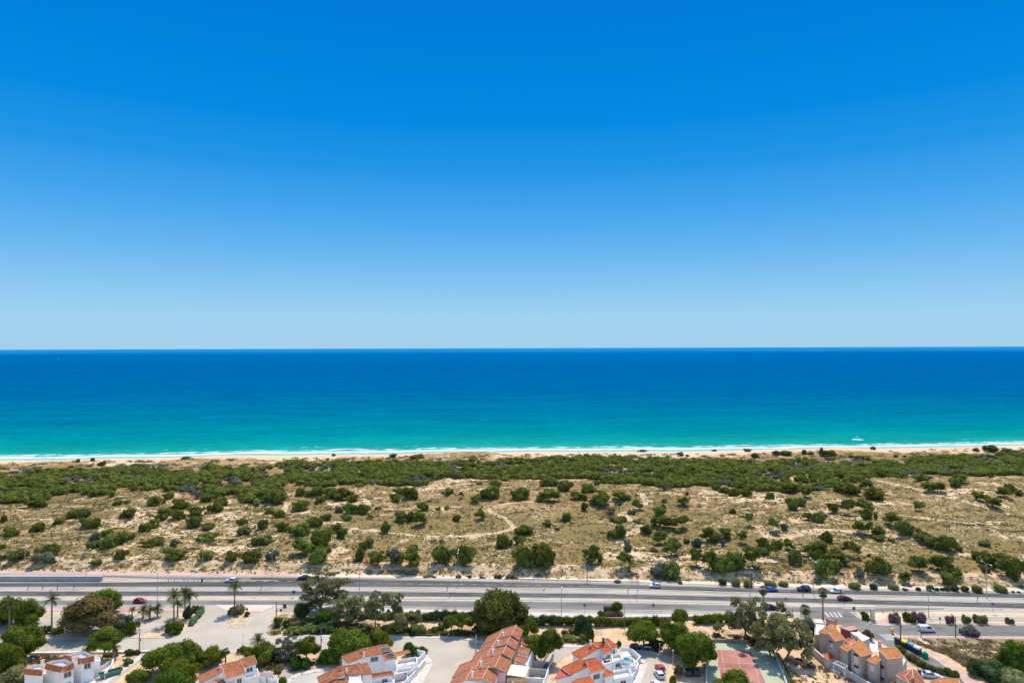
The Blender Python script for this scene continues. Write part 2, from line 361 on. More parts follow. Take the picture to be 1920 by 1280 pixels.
    bp = N(t, 'ShaderNodeBump'); bp.inputs['Strength'].default_value = .35; bp.inputs['Distance'].default_value = .6; L(noise(tc.outputs['Object'], .35, (.5, 1, 1), 6, .65), bp.inputs['Height']); L(bp.outputs[0], b.inputs['Normal'])
    return m
SEACOL = [(0.0,(.14,.33,.30)),(.06,(.030,.29,.25)),(.15,(.006,.255,.225)),(.26,(.0,.195,.225)),(.38,(.0,.140,.225)),(.50,(.0,.102,.23)),(.66,(.0,.092,.25)),(.86,(.0,.105,.285)),(1.0,(.01,.19,.40))]
tag(link('sea', sm_, sea_mat()), kind='structure')
# ------------------------------------------------------------------ roads and paved areas
ASPH = mat('asphalt', (.055,.051,.046), var=(.115,.107,.097), scale=.25, stretch=(.15,1,1), bump=.1, detail=6)
ASPH2 = mat('asphalt_old', (.13,.122,.108), var=(.22,.205,.18), scale=.2, stretch=(.25,1,1), detail=6)
CONC = mat('concrete_road', (.42,.365,.285), var=(.52,.455,.365), scale=.11, detail=9, bump=.1, lo=.3, hi=.7)
PALE = mat('pale_concrete', (.34,.29,.225), var=(.48,.41,.325), scale=.3, stretch=(.2,1,1), detail=6)
PINK = mat('pink_paving', (.50,.30,.25), var=(.60,.42,.36), scale=.35, stretch=(.3,1,1), detail=6)
KERB = mat('kerb_stone', (.54,.49,.42), var=(.64,.59,.52), scale=.5)
PAINT = mat('road_paint', (.58,.57,.54), var=(.36,.35,.33), scale=.7)
SANDM = mat('pale_sand', (.60,.46,.28), var=(.70,.56,.37), scale=.15, detail=6)
COURTG = mat('court_green', (.36,.42,.24), var=(.46,.45,.31), scale=.12, detail=6)
COURTR = mat('court_red', (.38,.13,.10), var=(.46,.22,.17), scale=.15, detail=6)
xs_ = list(range(-260, 2181, 40))
def strip(name, top, bot, z, m, x0=-260, x1=2180, kind='structure'):
    xs = [x0]+[x for x in xs_ if x0 < x < x1]+[x1]
    a = [G(x, lerpl(top, x), z) for x in xs]; b = [G(x, lerpl(bot, x), z) for x in xs]
    V = [tuple(p) for p in a]+[tuple(p) for p in b]; n = len(xs)
    me = bpy.data.meshes.new(name); me.from_pydata(V, [], [[n+i, n+i+1, i+1, i] for i in range(n-1)]); me.update()
    return tag(link(name, me, m), kind=kind)
def area(name, pts, z, m, kind='structure'):
    import bmesh
    bm = bmesh.new(); vs = [bm.verts.new(G(x, y, z)) for x, y in pts]; f = bm.faces.new(vs); f.normal_update()
    if f.normal.z < 0: f.normal_flip()
    bmesh.ops.triangulate(bm, faces=[f]); me = bpy.data.meshes.new(name); bm.to_mesh(me); bm.free()
    return tag(link(name, me, m), kind=kind)
def off(e, d): return [(x, y+d) for x, y in e]
X5 = (0, 600, 1100, 1500, 1820, 1920)
def ed(*y): return list(zip(X5, y))
e0 = ed(1067,1074.6,1083,1093.5,1099.5,1101); e1 = ed(1076,1081.5,1088,1101.5,1107,1110)
e2 = ed(1080,1082.5,1093,1104,1109.5,1112); e3 = ed(1100,1100,1102,1113,1119,1121.5)
e4 = ed(1107.5,1107,1111.5,1120,1128,1129.5); e5 = ed(1117,1116,1120.5,1129,1137,1140)
e6 = ed(1126,1126,1129,1138,1140.5,1143); e7 = ed(1133.5,1133.5,1143,1146,1145,1147); e8 = ed(1144,1146,1155,1157,1157,1158)
strip('road_base', off(e0, .6), [(0,1146),(600,1147),(1100,1156),(1480,1158),(1560,1160)], .02, PALE, x1=1560)
strip('verge', off(e0, .6), [(1560,1160),(1920,1166)], .02, PALE, x0=1560)
strip('path', off(e0, .7), off(e1, -.6), .04, PINK, x1=560)
strip('path', off(e0, .7), off(e1, -1), .04, mat('cream_path', (.60,.50,.38), var=(.70,.61,.49), scale=.4), x0=560)
EC = [(300,1081.5),(360,1080.8),(600,1082.5),(1100,1093),(1500,1104),(1820,1109.5),(1920,1112)]
strip('carriageway', [(-260,1092.5),(0,1092.5),(200,1091.5),(330,1090),(420,1089),(470,1088.5)], e3, .05, ASPH, x1=470)
strip('carriageway', EC, e3, .05, ASPH, x0=470)
strip('slip_road', [(-260,1078),(0,1078),(200,1078.5),(330,1081),(470,1081.8)], [(-260,1079.6),(200,1081),(260,1083),(330,1086),(470,1088.5)], .05, ASPH2, x1=470)
strip('carriageway', e4, e5, .05, ASPH)
strip('service_road', e6, e7, .05, ASPH2, x1=1580)
strip('slip_road', [(1580,1140.5),(1660,1139),(1920,1141)], [(1580,1146.5),(1700,1144.5),(1760,1141.5),(1920,1142.5)], .045, ASPH2, x0=1580, x1=1770)
strip('verge', off(e5, 1.2), off(e6, -1.8), .04, mat('dusty_verge', (.45,.36,.26), var=(.56,.48,.37), scale=.6, stretch=(.3,1,1)), x1=1640)
# painted lines
def line(pts, w, z=.065, x0=None, x1=None, dash=None):
    """pts pixel polyline; w metres wide"""
    P = [G(x, y, z) for x, y in pts]; mb = MB()
    for a, b in zip(P, P[1:]):
        d = (b-a); Ls = d.length; d.normalize(); n = Vector((-d.y, d.x, 0))*(w/2); t = 0
        if dash is None: mb.poly([a-n, b-n, b+n, a+n]); continue
        while t < Ls:
            e = min(t+dash[0], Ls); p, q_ = a+d*t, a+d*e; mb.poly([p-n, q_-n, q_+n, p+n]); t += dash[0]+dash[1]
    return mb
def smooth_line(edge, x0, x1, step=60):
    xs = list(np.arange(x0, x1, step))+[x1]; return [(x, lerpl(edge, x)) for x in xs]
def paint(mb): tag(mb.build('road_marking', PAINT), kind='structure')
mid = ed(1096,1091.5,1098,1108.5,1114.5,1117)
paint(line(smooth_line(mid, 620, 1100), .22, dash=(2, 2.6))); paint(line(smooth_line(mid, 1100, 2100), .12, dash=(4, 12)))
paint(line(smooth_line(off(e4, 4.8), -200, 2100), .12, dash=(5, 12)))
paint(line(smooth_line(off(e4, .45), -200, 2100), .35)); paint(line(smooth_line(off(e5, -.5), -200, 1600), .2))
paint(line(smooth_line(off(e3, -.5), -200, 2100), .2)); paint(line(smooth_line([(600,1084),(1100,1094),(1500,1105),(1820,1110.5),(1920,1113)], 620, 2100), .2))
paint(line([(1665,1136.3),(1830,1139.3)], .5)); paint(line([(1830,1139.3),(1990,1142.8)], .45, dash=(2.5, 3)))
paint(line([(335,1088.6),(400,1087.8),(520,1087.2)], .5)); paint(line([(400,1089.5),(560,1089)], .3, dash=(2,2.5)))
def kerb(pts, w=.3, h=.13, m=None, name='kerb'):
    P = [G(x, y, 0) for x, y in pts]; mb = MB()
    for a, b in zip(P, P[1:]):
        d = (b-a).normalized(); n = Vector((-d.y, d.x, 0))*(w/2); mb.prism([a-n, b-n, b+n, a+n], 0, h)
    return tag(mb.build(name, m or KERB), kind='structure')
kerb(smooth_line(off(e4, -.6), -200, 2100), .35); kerb(smooth_line(off(e3, .7), -200, 2100), .3)
kerb(smooth_line(off(e6, -1.4), -200, 1640), .5); kerb(smooth_line(off(e7, .8), 620, 1400), .4); kerb(smooth_line(off(e7, .8), -200, 370), .4)
kerb(smooth_line(off(e1, -.2), 560, 2100), .3)
strip('pavement', [(-260,1139),(0,1139.5),(400,1140)], [(-260,1145.5),(0,1145),(370,1144)], .038, PINK, x1=395)
strip('pavement', [(600,1138),(700,1139.5)], [(600,1146),(700,1146)], .056, PINK, x0=598, x1=705)
strip('pavement', [(705,1139.5),(1000,1147),(1100,1149.5),(1300,1151),(1400,1148)], [(705,1145.8),(880,1146),(1000,1154),(1100,1156),(1400,1153.5)], .05, mat('light_paving', (.60,.54,.47), var=(.68,.63,.56), scale=.4), x0=705, x1=1420)
# town streets
area('town_road', [(-150,1198),(0,1197),(70,1196.2),(230,1196.5),(318,1196),(338,1190),(354,1177),(372,1157),(384,1138),(384,1133.5),(545,1133.5),(520,1140),(508,1160),(503,1185),(500,1191),(520,1193.5),(625,1193.5),(760,1196.5),(850,1196),(880,1201),(915,1207),(960,1211),(1080,1213),(1150,1214),(1180,1217),(1235,1227),(1256,1238),(1252,1262),(1248,1320),(1185,1320),(1196,1280),(1206,1252),(1208,1243),(1190,1236),(1120,1226),(1070,1222),(1042,1245),(1034,1268),(1025,1320),(985,1320),(1018,1246),(1000,1240),(905,1224),(895,1230),(868,1255),(838,1290),(825,1320),(764,1320),(790,1275),(806,1243),(797,1228),(770,1222),(700,1222),(560,1224),(470,1226),(430,1222),(345,1220),(292,1221),(262,1240),(235,1258),(205,1290),(180,1300),(150,1300),(215,1255),(262,1226),(262,1222),(70,1224),(0,1225),(-150,1226)], .05, CONC)
area('town_road', [(530,1290),(548,1272),(565,1264),(590,1259),(620,1257),(640,1262),(600,1320),(520,1320)], .06, mat('concrete_grey', (.45,.41,.36), var=(.52,.48,.42), scale=.15))
# parking ground at the left and the palm island
area('parking', [(-100,1150),(70,1152),(150,1150),(240,1149),(335,1147),(330,1160),(318,1168),(300,1180),(262,1188),(232,1193),(120,1193),(50,1194),(-100,1196)], .03, mat('parking_gravel', (.38,.32,.245), var=(.52,.45,.36), scale=.22, detail=9))
area('traffic_island', [(405,1133.5),(518,1133.5),(495,1144),(476,1156),(462,1172),(448,1176.5),(430,1176),(421,1171),(424,1160),(428,1147)], .10, mat('island_soil', (.40,.29,.17), var=(.62,.49,.32), scale=.7, detail=8))
area('path', [(405,1133),(518,1133),(492,1145),(428,1146)], .115, mat('cream_paving', (.60,.50,.40), var=(.66,.57,.47), scale=.5))
area('path', [(428,1146),(492,1145),(480,1151),(470,1153),(466,1147),(429,1147.5)], .12, PINK)
kerb([(405,1134),(428,1147),(424,1160),(421,1171),(430,1176),(448,1176.5),(462,1172),(476,1156),(495,1144),(518,1134)], .35)
kerb([(383,1138),(372,1157),(354,1177),(338,1189.5),(318,1195)], .5); kerb([(70,1195.8),(230,1195.8),(318,1195)], .4)
kerb([(-150,1226),(0,1226),(262,1222.8),(280,1222)], .9, .5, mat('low_wall_plaster', (.66,.60,.50), var=(.74,.69,.6), scale=.4), 'kerb')
kerb([(520,1192),(625,1192),(760,1195),(850,1194.6),(882,1199),(915,1205.5),(960,1209.5),(1080,1211.6),(1150,1212.6),(1185,1216),(1235,1225.5),(1254,1233)], 1.3)
kerb([(262,1222),(275,1223),(235,1252),(190,1285)], 1.6, .14)
kerb([(797,1229),(806,1243),(790,1275),(764,1318)], 1.8, .15); kerb([(1018,1246),(985,1318)], 1.6, .15); kerb([(1198,1237),(1208,1243),(1206,1252),(1196,1280),(1185,1318)], 1.8, .15)
kerb([(528,1292),(546,1271),(565,1262.5),(590,1257.5),(620,1255.6),(640,1260)], 1.6, .15)
# right: side street, crossing, islands, field
area('side_road', [(1500,1145),(1595,1146.5),(1604,1154),(1618,1163),(1640,1170),(1668,1172),(1720,1169.5),(1820,1171),(1920,1172),(2150,1175),(2150,1195),(1920,1191.5),(1800,1191),(1690,1189.5),(1676,1189),(1664,1187),(1700,1206),(1760,1240),(1830,1280),(1880,1310),(1820,1325),(1756,1272),(1700,1238),(1665,1212),(1640,1197),(1606,1180),(1575,1170),(1545,1160),(1500,1156)], .05, ASPH2)
area('field', [(1700,1196.5),(1800,1197),(1920,1198),(2150,1200),(2150,1320),(1905,1320),(1832,1262),(1770,1226),(1735,1212)], .03, mat('dry_field', (.15,.12,.05), var=(.33,.25,.12), scale=.16, detail=10, lo=.38, hi=.62))
area('path', [(1718,1195.5),(1726,1195.5),(1748,1207),(1790,1214),(1850,1219),(1920,1224),(1920,1227),(1845,1222),(1785,1217),(1742,1210)], .05, SANDM)
area('verge', [(1603,1148),(1700,1148.5),(1770,1146),(1920,1149),(2150,1153),(2150,1171),(1920,1168),(1720,1166),(1668,1170),(1642,1168),(1620,1160)], .06, SANDM)
area('verge', [(1700,1153),(1920,1156),(2150,1160),(2150,1168),(1920,1165),(1722,1163.5)], .08, PALE)
area('path', [(1636,1163),(1672,1157),(1674,1163),(1668,1170.5),(1650,1171),(1636,1169)], .09, PINK)
area('pavement', [(1669,1187.5),(1678,1186),(1685,1194),(1687,1199),(1672,1192)], .09, PINK)
area('pavement', [(1735,1220),(1742,1218),(1797,1253),(1858,1294),(1880,1320),(1862,1320),(1790,1262)], .09, PINK)
area('pavement', [(1688,1190.5),(1920,1192),(2150,1196),(2150,1200),(1920,1197.5),(1690,1195.5)], .06, PINK)
kerb([(1595,1146.5),(1604,1154),(1618,1163),(1640,1170.6),(1660,1172.3),(1680,1171)], .4); kerb([(1735,1220),(1790,1263),(1850,1312)], .3)
kerb([(1690,1169),(1920,1170.5),(2100,1173)], .3); kerb([(1700,1150.5),(1920,1153.5),(2100,1156)], .4)
mb = MB()
for k in range(7):
    a = (1648.5+k*4.2, 1187.5); mb.poly([G(a[0]-1, 1187.6, .065), G(a[0]+1.2, 1187.6, .065), G(a[0]+18, 1199.4, .065), G(a[0]+15.2, 1199.4, .065)])
for k in range(4): mb.poly([G(1545+k*8, 1146.8, .065), G(1549+k*8, 1146.8, .065), G(1557+k*8, 1156, .065), G(1552+k*8, 1156, .065)])
paint(mb)
paint(line([(1600,1157),(1630,1171),(1660,1176),(1720,1174)], .18)); paint(line([(1728,1190),(1722,1184)], .25))
# arrows on the fork road
mb = MB()
for (x, y, dx) in ((395, 1166, 1), (488, 1164, -1)):
    mb.poly([G(x-.8, y+4, .065), G(x+.8, y+4, .065), G(x+.8+dx*3, y-2, .065), G(x-.8+dx*3, y-2, .065)]); mb.poly([G(x-2.4+dx*3, y-2, .065), G(x+2.4+dx*3, y-2, .065), G(x+dx*5, y-5.5, .065)])
paint(mb)
# tracks over the dune
TRACK = mat('track_sand', (.50,.355,.19), var=(.62,.46,.27), scale=.4, detail=5)
def track(pts, w=1.0, m=TRACK):
    P = []
    for (a, b) in zip(pts, pts[1:]):
        n = max(2, int(math.hypot(b[0]-a[0], (b[1]-a[1])*3)/7))
        for i in range(n): u = i/n; P.append(T(a[0]+(b[0]-a[0])*u, a[1]+(b[1]-a[1])*u))
    P.append(T(*pts[-1])); rng = random.Random(len(pts)*7+int(pts[0][0])); V = []; Fc = []
    for i, p in enumerate(P):
        d = (P[min(i+1, len(P)-1)]-P[max(i-1, 0)]); d.z = 0; d.normalize(); n = Vector((-d.y, d.x, 0)); ww = w*(1+rng.uniform(-.35, .35))
        if i in (0, len(P)-1): ww *= .3
        for s in (-1, -.33, .33, 1):
            q_ = p+n*s*ww; V.append((q_.x, q_.y, float(height(q_.x, q_.y))+.1-abs(s)*.05))
    for i in range(len(P)-1):
        for k in range(3): a = i*4+k; Fc.append([a, a+1, a+5, a+4])
    me = bpy.data.meshes.new('track'); me.from_pydata(V, [], Fc); me.update(); tag(link('track', me, m), kind='structure')
track([(0,958),(20,956),(60,946),(110,950),(160,948)],1.6); track([(20,971),(80,973),(140,975),(210,977),(255,983),(285,988),(305,994),(330,1003),(360,1006),(400,1008),(440,1008),(475,999),(490,994),(512,990),(540,988)],1.3)
track([(650,990),(690,995),(730,998),(780,1004),(830,1007),(880,1004),(930,999),(955,994),(963,988),(952,975),(935,966),(920,960),(916,953),(930,948),(950,944),(985,941),(1030,938)],1.2)
track([(205,1052),(225,1035),(260,1012)],1.0); track([(540,940),(536,950),(528,962)],1.6); track([(665,915),(680,930),(690,945),(675,950)],2.2)
track([(100,1078-24),(200,1050),(300,1052),(440,1056),(560,1060)],.8); track([(560,1061),(700,1064),(850,1066),(960,1070)],.8); track([(1270,1081),(1400,1083),(1480,1087)],.8)
track([(1560,993),(1630,1000),(1700,1006),(1760,1016),(1800,1040),(1840,1040)],1.6); track([(1660,960),(1700,967),(1760,975),(1820,982),(1890,978)],2.2); track([(1760,1080),(1800,1085),(1840,1076)],1.6)
track([(1200,925),(1215,940),(1190,955),(1160,962),(1210,990),(1150,1010),(1170,1024)],2.0); track([(1440,995),(1500,1000),(1560,992)],2.4); track([(1640,900),(1700,912),(1790,935),(1900,965)],1.4)
track([(1310,926),(1350,922),(1400,933)],2.4)
#@@PLANTS
# ------------------------------------------------------------------ vegetation builders
import bmesh
def ico(sub):
    bm = bmesh.new(); bmesh.ops.create_icosphere(bm, subdivisions=sub, radius=1); v = np.array([tuple(x.co) for x in bm.verts]); f = np.array([[y.index for y in x.verts] for x in bm.faces]); bm.free(); return v, f
ICO1 = ico(1); ICO2 = ico(2); ICO3 = ico(3)
def leaf_mesh(name, rng, blobs, n, size, core=.82, up=.35, ico_=ICO2, droop=0):
    """blobs (cx,cy,cz,rx,ry,rz): small leaf clusters over and inside lumpy masses"""
    B = np.array(blobs, float); area_ = (B[:, 3]*B[:, 4]+B[:, 3]*B[:, 5]+B[:, 4]*B[:, 5]); pick = rng.choice(len(B), n, p=area_/area_.sum())
    d = rng.normal(size=(n, 3)); d /= np.linalg.norm(d, axis=1)[:, None]
    low = d[:, 2] < -.35; d[low, 2] *= rng.uniform(-1, 1, low.sum()); d /= np.linalg.norm(d, axis=1)[:, None]
    rr = 1+rng.normal(0, .09, n)-np.abs(rng.normal(0, .08, n)); C = B[pick, :3]+d*B[pick, 3:]*rr[:, None]
    if droop: C[:, 2] -= rng.uniform(0, droop, n)*(d[:, 2] < .3)
    nm = d*1.0+rng.normal(0, .55, (n, 3))+np.array([0, 0, up]); nm /= np.linalg.norm(nm, axis=1)[:, None]
    a = np.cross(nm, rng.normal(size=(n, 3))); a /= np.linalg.norm(a, axis=1)[:, None]; b = np.cross(nm, a)
    s = size*rng.uniform(.55, 1.35, n)[:, None]; s2 = s*rng.uniform(.45, .9, n)[:, None]
    bend = nm*s*.25
    V = np.concatenate([C-a*s-b*s2*.4, C+a*s*.2-b*s2-bend, C+a*s+b*s2*.3, C-a*s*.1+b*s2-bend], 1).reshape(-1, 3)
    Q = np.arange(n*4).reshape(n, 4); Vs = [V]; tris = []; k = len(V)
    if core:
        iv, if_ = ico_
        for bl in B:
            ph = rng.uniform(0, 6.28, 3)
            w = 1+.10*np.sin(iv[:, 0]*5+ph[0])*np.sin(iv[:, 1]*6+ph[1])+.08*np.sin(iv[:, 2]*7+ph[2])+rng.normal(0, .05, len(iv))
            Vs.append(bl[:3]+iv*bl[3:]*core*w[:, None]); tris.append(if_+k); k += len(iv)
    me = npmesh(name, np.concatenate(Vs), [Q]+([np.concatenate(tris)] if tris else [])); return me
LEAFS = {
 'pine': foliage('pine_needles', (.045,.070,.012), (.205,.245,.032), .45),
 'dune': foliage('dune_pine_needles', (.080,.105,.022), (.275,.300,.065), .35),
 'shrub': foliage('shrub_leaves', (.085,.105,.030), (.260,.280,.080), .6),
 'grey': foliage('grey_twigs', (.10,.09,.08), (.26,.25,.24), .6),
 'greygreen': foliage('grey_green_leaves', (.09,.10,.06), (.27,.28,.19), .6),
 'olive': foliage('eucalyptus_leaves', (.100,.110,.040), (.360,.350,.150), .5),
 'brown': foliage('russet_leaves', (.095,.070,.028), (.270,.205,.080), .5),
 'bright': foliage('bright_leaves', (.035,.085,.012), (.130,.220,.035), .6),
 'dark': foliage('dark_leaves', (.030,.055,.022), (.120,.175,.065), .6),
 'palm': foliage('palm_fronds', (.040,.060,.016), (.160,.185,.060), .8, .3),
 'pink': foliage('oleander_flowers', (.16,.10,.08), (.42,.24,.24), 1.2),
 'dry': foliage('dry_leaves', (.12,.085,.04), (.28,.20,.10), .8),
 'agave': foliage('agave_leaves', (.08,.16,.07), (.22,.36,.18), .8),
}
BARK = mat('bark', (.16,.12,.085), var=(.27,.22,.17), scale=2.5, bump=.3); BARKP = mat('pale_bark', (.34,.29,.23), var=(.46,.40,.33), scale=2, bump=.3)
PBARK = mat('palm_bark', (.17,.13,.09), var=(.26,.21,.15), scale=4, stretch=(1,1,4), bump=.4)
def blobs_dome(rng, n, flat=.5, spread=.30, top=.62):
    """unit-width crown: lumps arranged as an uneven dome, z 0..1"""
    out = []
    for i in range(n):
        a = rng.uniform(0, 6.28); r = spread*math.sqrt(rng.uniform(0.02, 1)); z = top-flat*(r/spread)**2*.35+rng.uniform(-.12, .10)
        s = rng.uniform(.17, .26)*(1.15-.6*r/spread*.5); out.append((r*math.cos(a), r*math.sin(a), z, s, s, s*rng.uniform(.75, 1.1)))
    return out
def fit(me, w=1.0, h=1.0, z0=0.0):
    n = len(me.vertices); V = np.empty(n*3, np.float32); me.vertices.foreach_get('co', V); V = V.reshape(-1, 3)
    for k in (0, 1): c = (np.percentile(V[:, k], .5)+np.percentile(V[:, k], 99.5))/2; V[:, k] -= c; V[:, k] *= w/(np.percentile(V[:, k], 99.5)-np.percentile(V[:, k], .5))
    lo, hi = np.percentile(V[:, 2], .5), np.percentile(V[:, 2], 99.7); V[:, 2] = (V[:, 2]-lo)/(hi-lo)*h+z0
    me.vertices.foreach_set('co', V.ravel()); me.update(); return me
NR = np.random.RandomState
CROWN = {}
def crown(kind, i):
    """unit crowns: width 1, height 1, base at 0"""
    k = (kind, i)
    if k in CROWN: return CROWN[k]
    rng = NR(hash(kind) % 1000 if False else sum(map(ord, kind))*7+i*13)
    if kind == 'shrub':   # dense, to the ground
        bl = [(rng.uniform(-.1, .1), rng.uniform(-.1, .1), .3, rng.uniform(.22, .32), rng.uniform(.22, .32), .28)]+[(r_*math.cos(a_), r_*math.sin(a_), rng.uniform(.12, .62-.5*r_), s_, s_*rng.uniform(.7, 1.3), s_*rng.uniform(.6, 1.1)) for r_, a_, s_ in zip(rng.uniform(.12, .44, 13), rng.uniform(0, 6.28, 13), rng.uniform(.07, .2, 13))]; me = leaf_mesh('crown', rng, bl, 1500, .042, core=.76)
    elif kind == 'mound': bl = [(rng.uniform(-.3, .3), rng.uniform(-.3, .3), .3, rng.uniform(.14, .24), rng.uniform(.14, .24), rng.uniform(.2, .4)) for _ in range(9)]; me = leaf_mesh('crown', rng, bl, 1100, .05)
    elif kind == 'pine':  # umbrella crown with separate cushions
        bl = blobs_dome(rng, 15, .9, .37, .60)+[(0, 0, .42, .26, .26, .22)]; me = leaf_mesh('crown', rng, bl, 5200, .026)
    elif kind == 'dune': bl = [(r_*math.cos(a_), r_*math.sin(a_), rng.uniform(.35, .75)-.35*r_, s_, s_, s_*rng.uniform(.6, .9)) for r_, a_, s_ in zip(rng.uniform(.05, .42, 15), rng.uniform(0, 6.28, 15), rng.uniform(.09, .22, 15))]+[(0, 0, .42, .26, .26, .2)]; me = leaf_mesh('crown', rng, bl, 1700, .042)
    elif kind == 'broad':
        bl = [(rng.uniform(-.26, .26), rng.uniform(-.26, .26), rng.uniform(.25, .75), s, s, s*.9) for s in rng.uniform(.16, .24, 20)]+[(0, 0, .5, .3, .3, .3)]; me = leaf_mesh('crown', rng, bl, 5200, .028)
    elif kind == 'round': me = leaf_mesh('crown', rng, [(0, 0, .5, .46, .46, .46), (.12, 0, .6, .36, .36, .36), (-.1, .1, .4, .38, .38, .36)], 2200, .036)
    elif kind == 'airy':  # eucalyptus: loose bunches with gaps
        bl = []
        for _ in range(48):
            a = rng.uniform(0, 6.28); r = .40*math.sqrt(rng.uniform(.05, 1)); z = rng.uniform(.10, .9); sc = math.sqrt(max(.1, 1-((z-.5)/.62)**2)); s = rng.uniform(.05, .105); bl.append((r*sc*math.cos(a), r*sc*math.sin(a), z, s, s, s*.9))
        me = leaf_mesh('crown', rng, bl, 8000, .019, core=.5, droop=.05)
    elif kind == 'column': me = leaf_mesh('crown', rng, [(0, 0, .18, .36, .36, .2), (0, 0, .45, .44, .44, .34), (.03, 0, .72, .30, .30, .28)], 1800, .06)
    elif kind == 'hedge': me = leaf_mesh('crown', rng, [(x, rng.uniform(-.15, .15), .45+rng.uniform(-.1, .12), .13, .34, .42) for x in np.linspace(-.42, .42, 7)], 2400, .05)
    elif kind == 'dead':
        mb = MB(); r = random.Random(i)
        for _ in range(46):
            a = r.uniform(0, 6.28); e = r.uniform(.15, 1.4); q_ = Vector((math.cos(a)*math.cos(e)*.5, math.sin(a)*math.cos(e)*.5, math.sin(e)*.95)); m_ = q_*.5+Vector((r.uniform(-.06, .06), r.uniform(-.06, .06), .05)); mb.tube((0, 0, 0), m_, .012, .009, 3); mb.tube(m_, q_, .009, .005, 3)
            for _k in range(3): mb.tube(m_, m_+Vector((r.uniform(-.2, .2), r.uniform(-.2, .2), r.uniform(0, .22))), .007, .004, 3)
        me = mb.mesh('crown')
    CROWN[k] = fit(me); me.name = 'crown'; return me
def limb_mesh(seed, h, spread, n=4, r=.05, cut=.35):
    """trunk with limbs; h = trunk height below crown (unit metres)"""
    rd = random.Random(seed); mb = MB(); lean = Vector((rd.uniform(-.12, .12), rd.uniform(-.1, .1), 0))*h; fork = Vector((0, 0, h*cut))+lean*.4
    mb.path([(0, 0, -.3), (0, 0, .05*h), fork], [r*1.35, r*1.1, r*.85], 8)
    for k in range(n):
        a = 6.28*k/n+rd.uniform(-.5, .5); e = Vector((math.cos(a)*spread*rd.uniform(.4, 1), math.sin(a)*spread*rd.uniform(.4, 1), h*rd.uniform(.85, 1.15)))+lean; m_ = fork.lerp(e, .5)+Vector((rd.uniform(-.1, .1)*spread, rd.uniform(-.1, .1)*spread, 0)); mb.path([fork, m_, e], [r*.62, r*.45, r*.25], 6)
    return mb.mesh('trunk')
def px_m(p): return F/((Vector(p)-CAM).dot(fw))
DUNE_BUSH = []
def metres(base, w, h):
    """photo width and height of an upright crown -> metres"""
    k = px_m(base); return w/k, max(.35, h/k/math.cos(math.atan2(H, base.y))*.86)
_tid = [0]
def tree(cx, by, w, h, kind='pine', leaf='pine', trunk=0.0, name='tree', label=None, cat='tree', group=None, base=None, tcx=None, bark=None, tr=.03, limbs=4, depth=1.0, terr=False):
    """crown w x h px with its foot at by; trunk = share of the height below the crown"""
    _tid[0] += 1; i = _tid[0]; rd = random.Random(i*31)
    p = base or (T(cx, by) if terr else G(tcx if tcx is not None else cx, by, 0)); W_, H_ = metres(p, w, h)
    p.z -= .05; root = empty(name, p, label, cat, group, rz=0)
    c = link('crown', crown(kind, i % (5 if kind in ('shrub', 'dune', 'pine', 'mound', 'broad', 'airy') else 2)), None, root); 
    if not c.data.materials: c.data.materials.append(LEAFS[leaf])
    c.material_slots[0].link = 'OBJECT'; c.material_slots[0].material = LEAFS[leaf]
    hc = H_*(1-trunk); c.scale = (W_, W_*depth, hc); c.location = ((cx-(tcx if tcx is not None else cx))/px_m(p), 0, H_*trunk); c.rotation_euler = (0, 0, rd.uniform(0, 6.28) if depth == 1 else 0)
    tm = limb_mesh(i, H_*trunk+hc*.45, W_*.28, limbs, max(.05, W_*tr)*(1 if trunk > 0 else .8)); link('trunk', tm, bark or BARK, root, smooth=True)
    for v in tm.vertices: 
        f_ = max(0, min(1, v.co.z/(H_*trunk+.01))) if trunk > 0 else 1; v.co.x += c.location.x*f_
    return root
def shrub(cx, by, w, h, kind='shrub', leaf='dune', name='shrub', label=None, cat='shrub', group=None, terr=True, depth=1.0, rz=None, base=None):
    """foliage to the ground: one mesh"""
    _tid[0] += 1; i = _tid[0]; p = base or (T(cx, by) if terr else G(cx, by, 0)); W_, H_ = metres(p, w, h)
    p.y += W_*depth*.35; p.z = float(height(p.x, p.y)) if terr else 0
    o = link(name, crown(kind, i % (5 if kind in ('shrub', 'dune', 'mound') else 2))); 
    if not o.data.materials: o.data.materials.append(LEAFS[leaf])
    o.material_slots[0].link = 'OBJECT'; o.material_slots[0].material = LEAFS[leaf]
    o.location = p-Vector((0, 0, .06*H_)); o.scale = (W_, W_*depth, H_*1.06); o.rotation_euler = (0, 0, random.Random(i).uniform(0, 6.28) if rz is None else rz)
    return tag(o, label, cat, group)
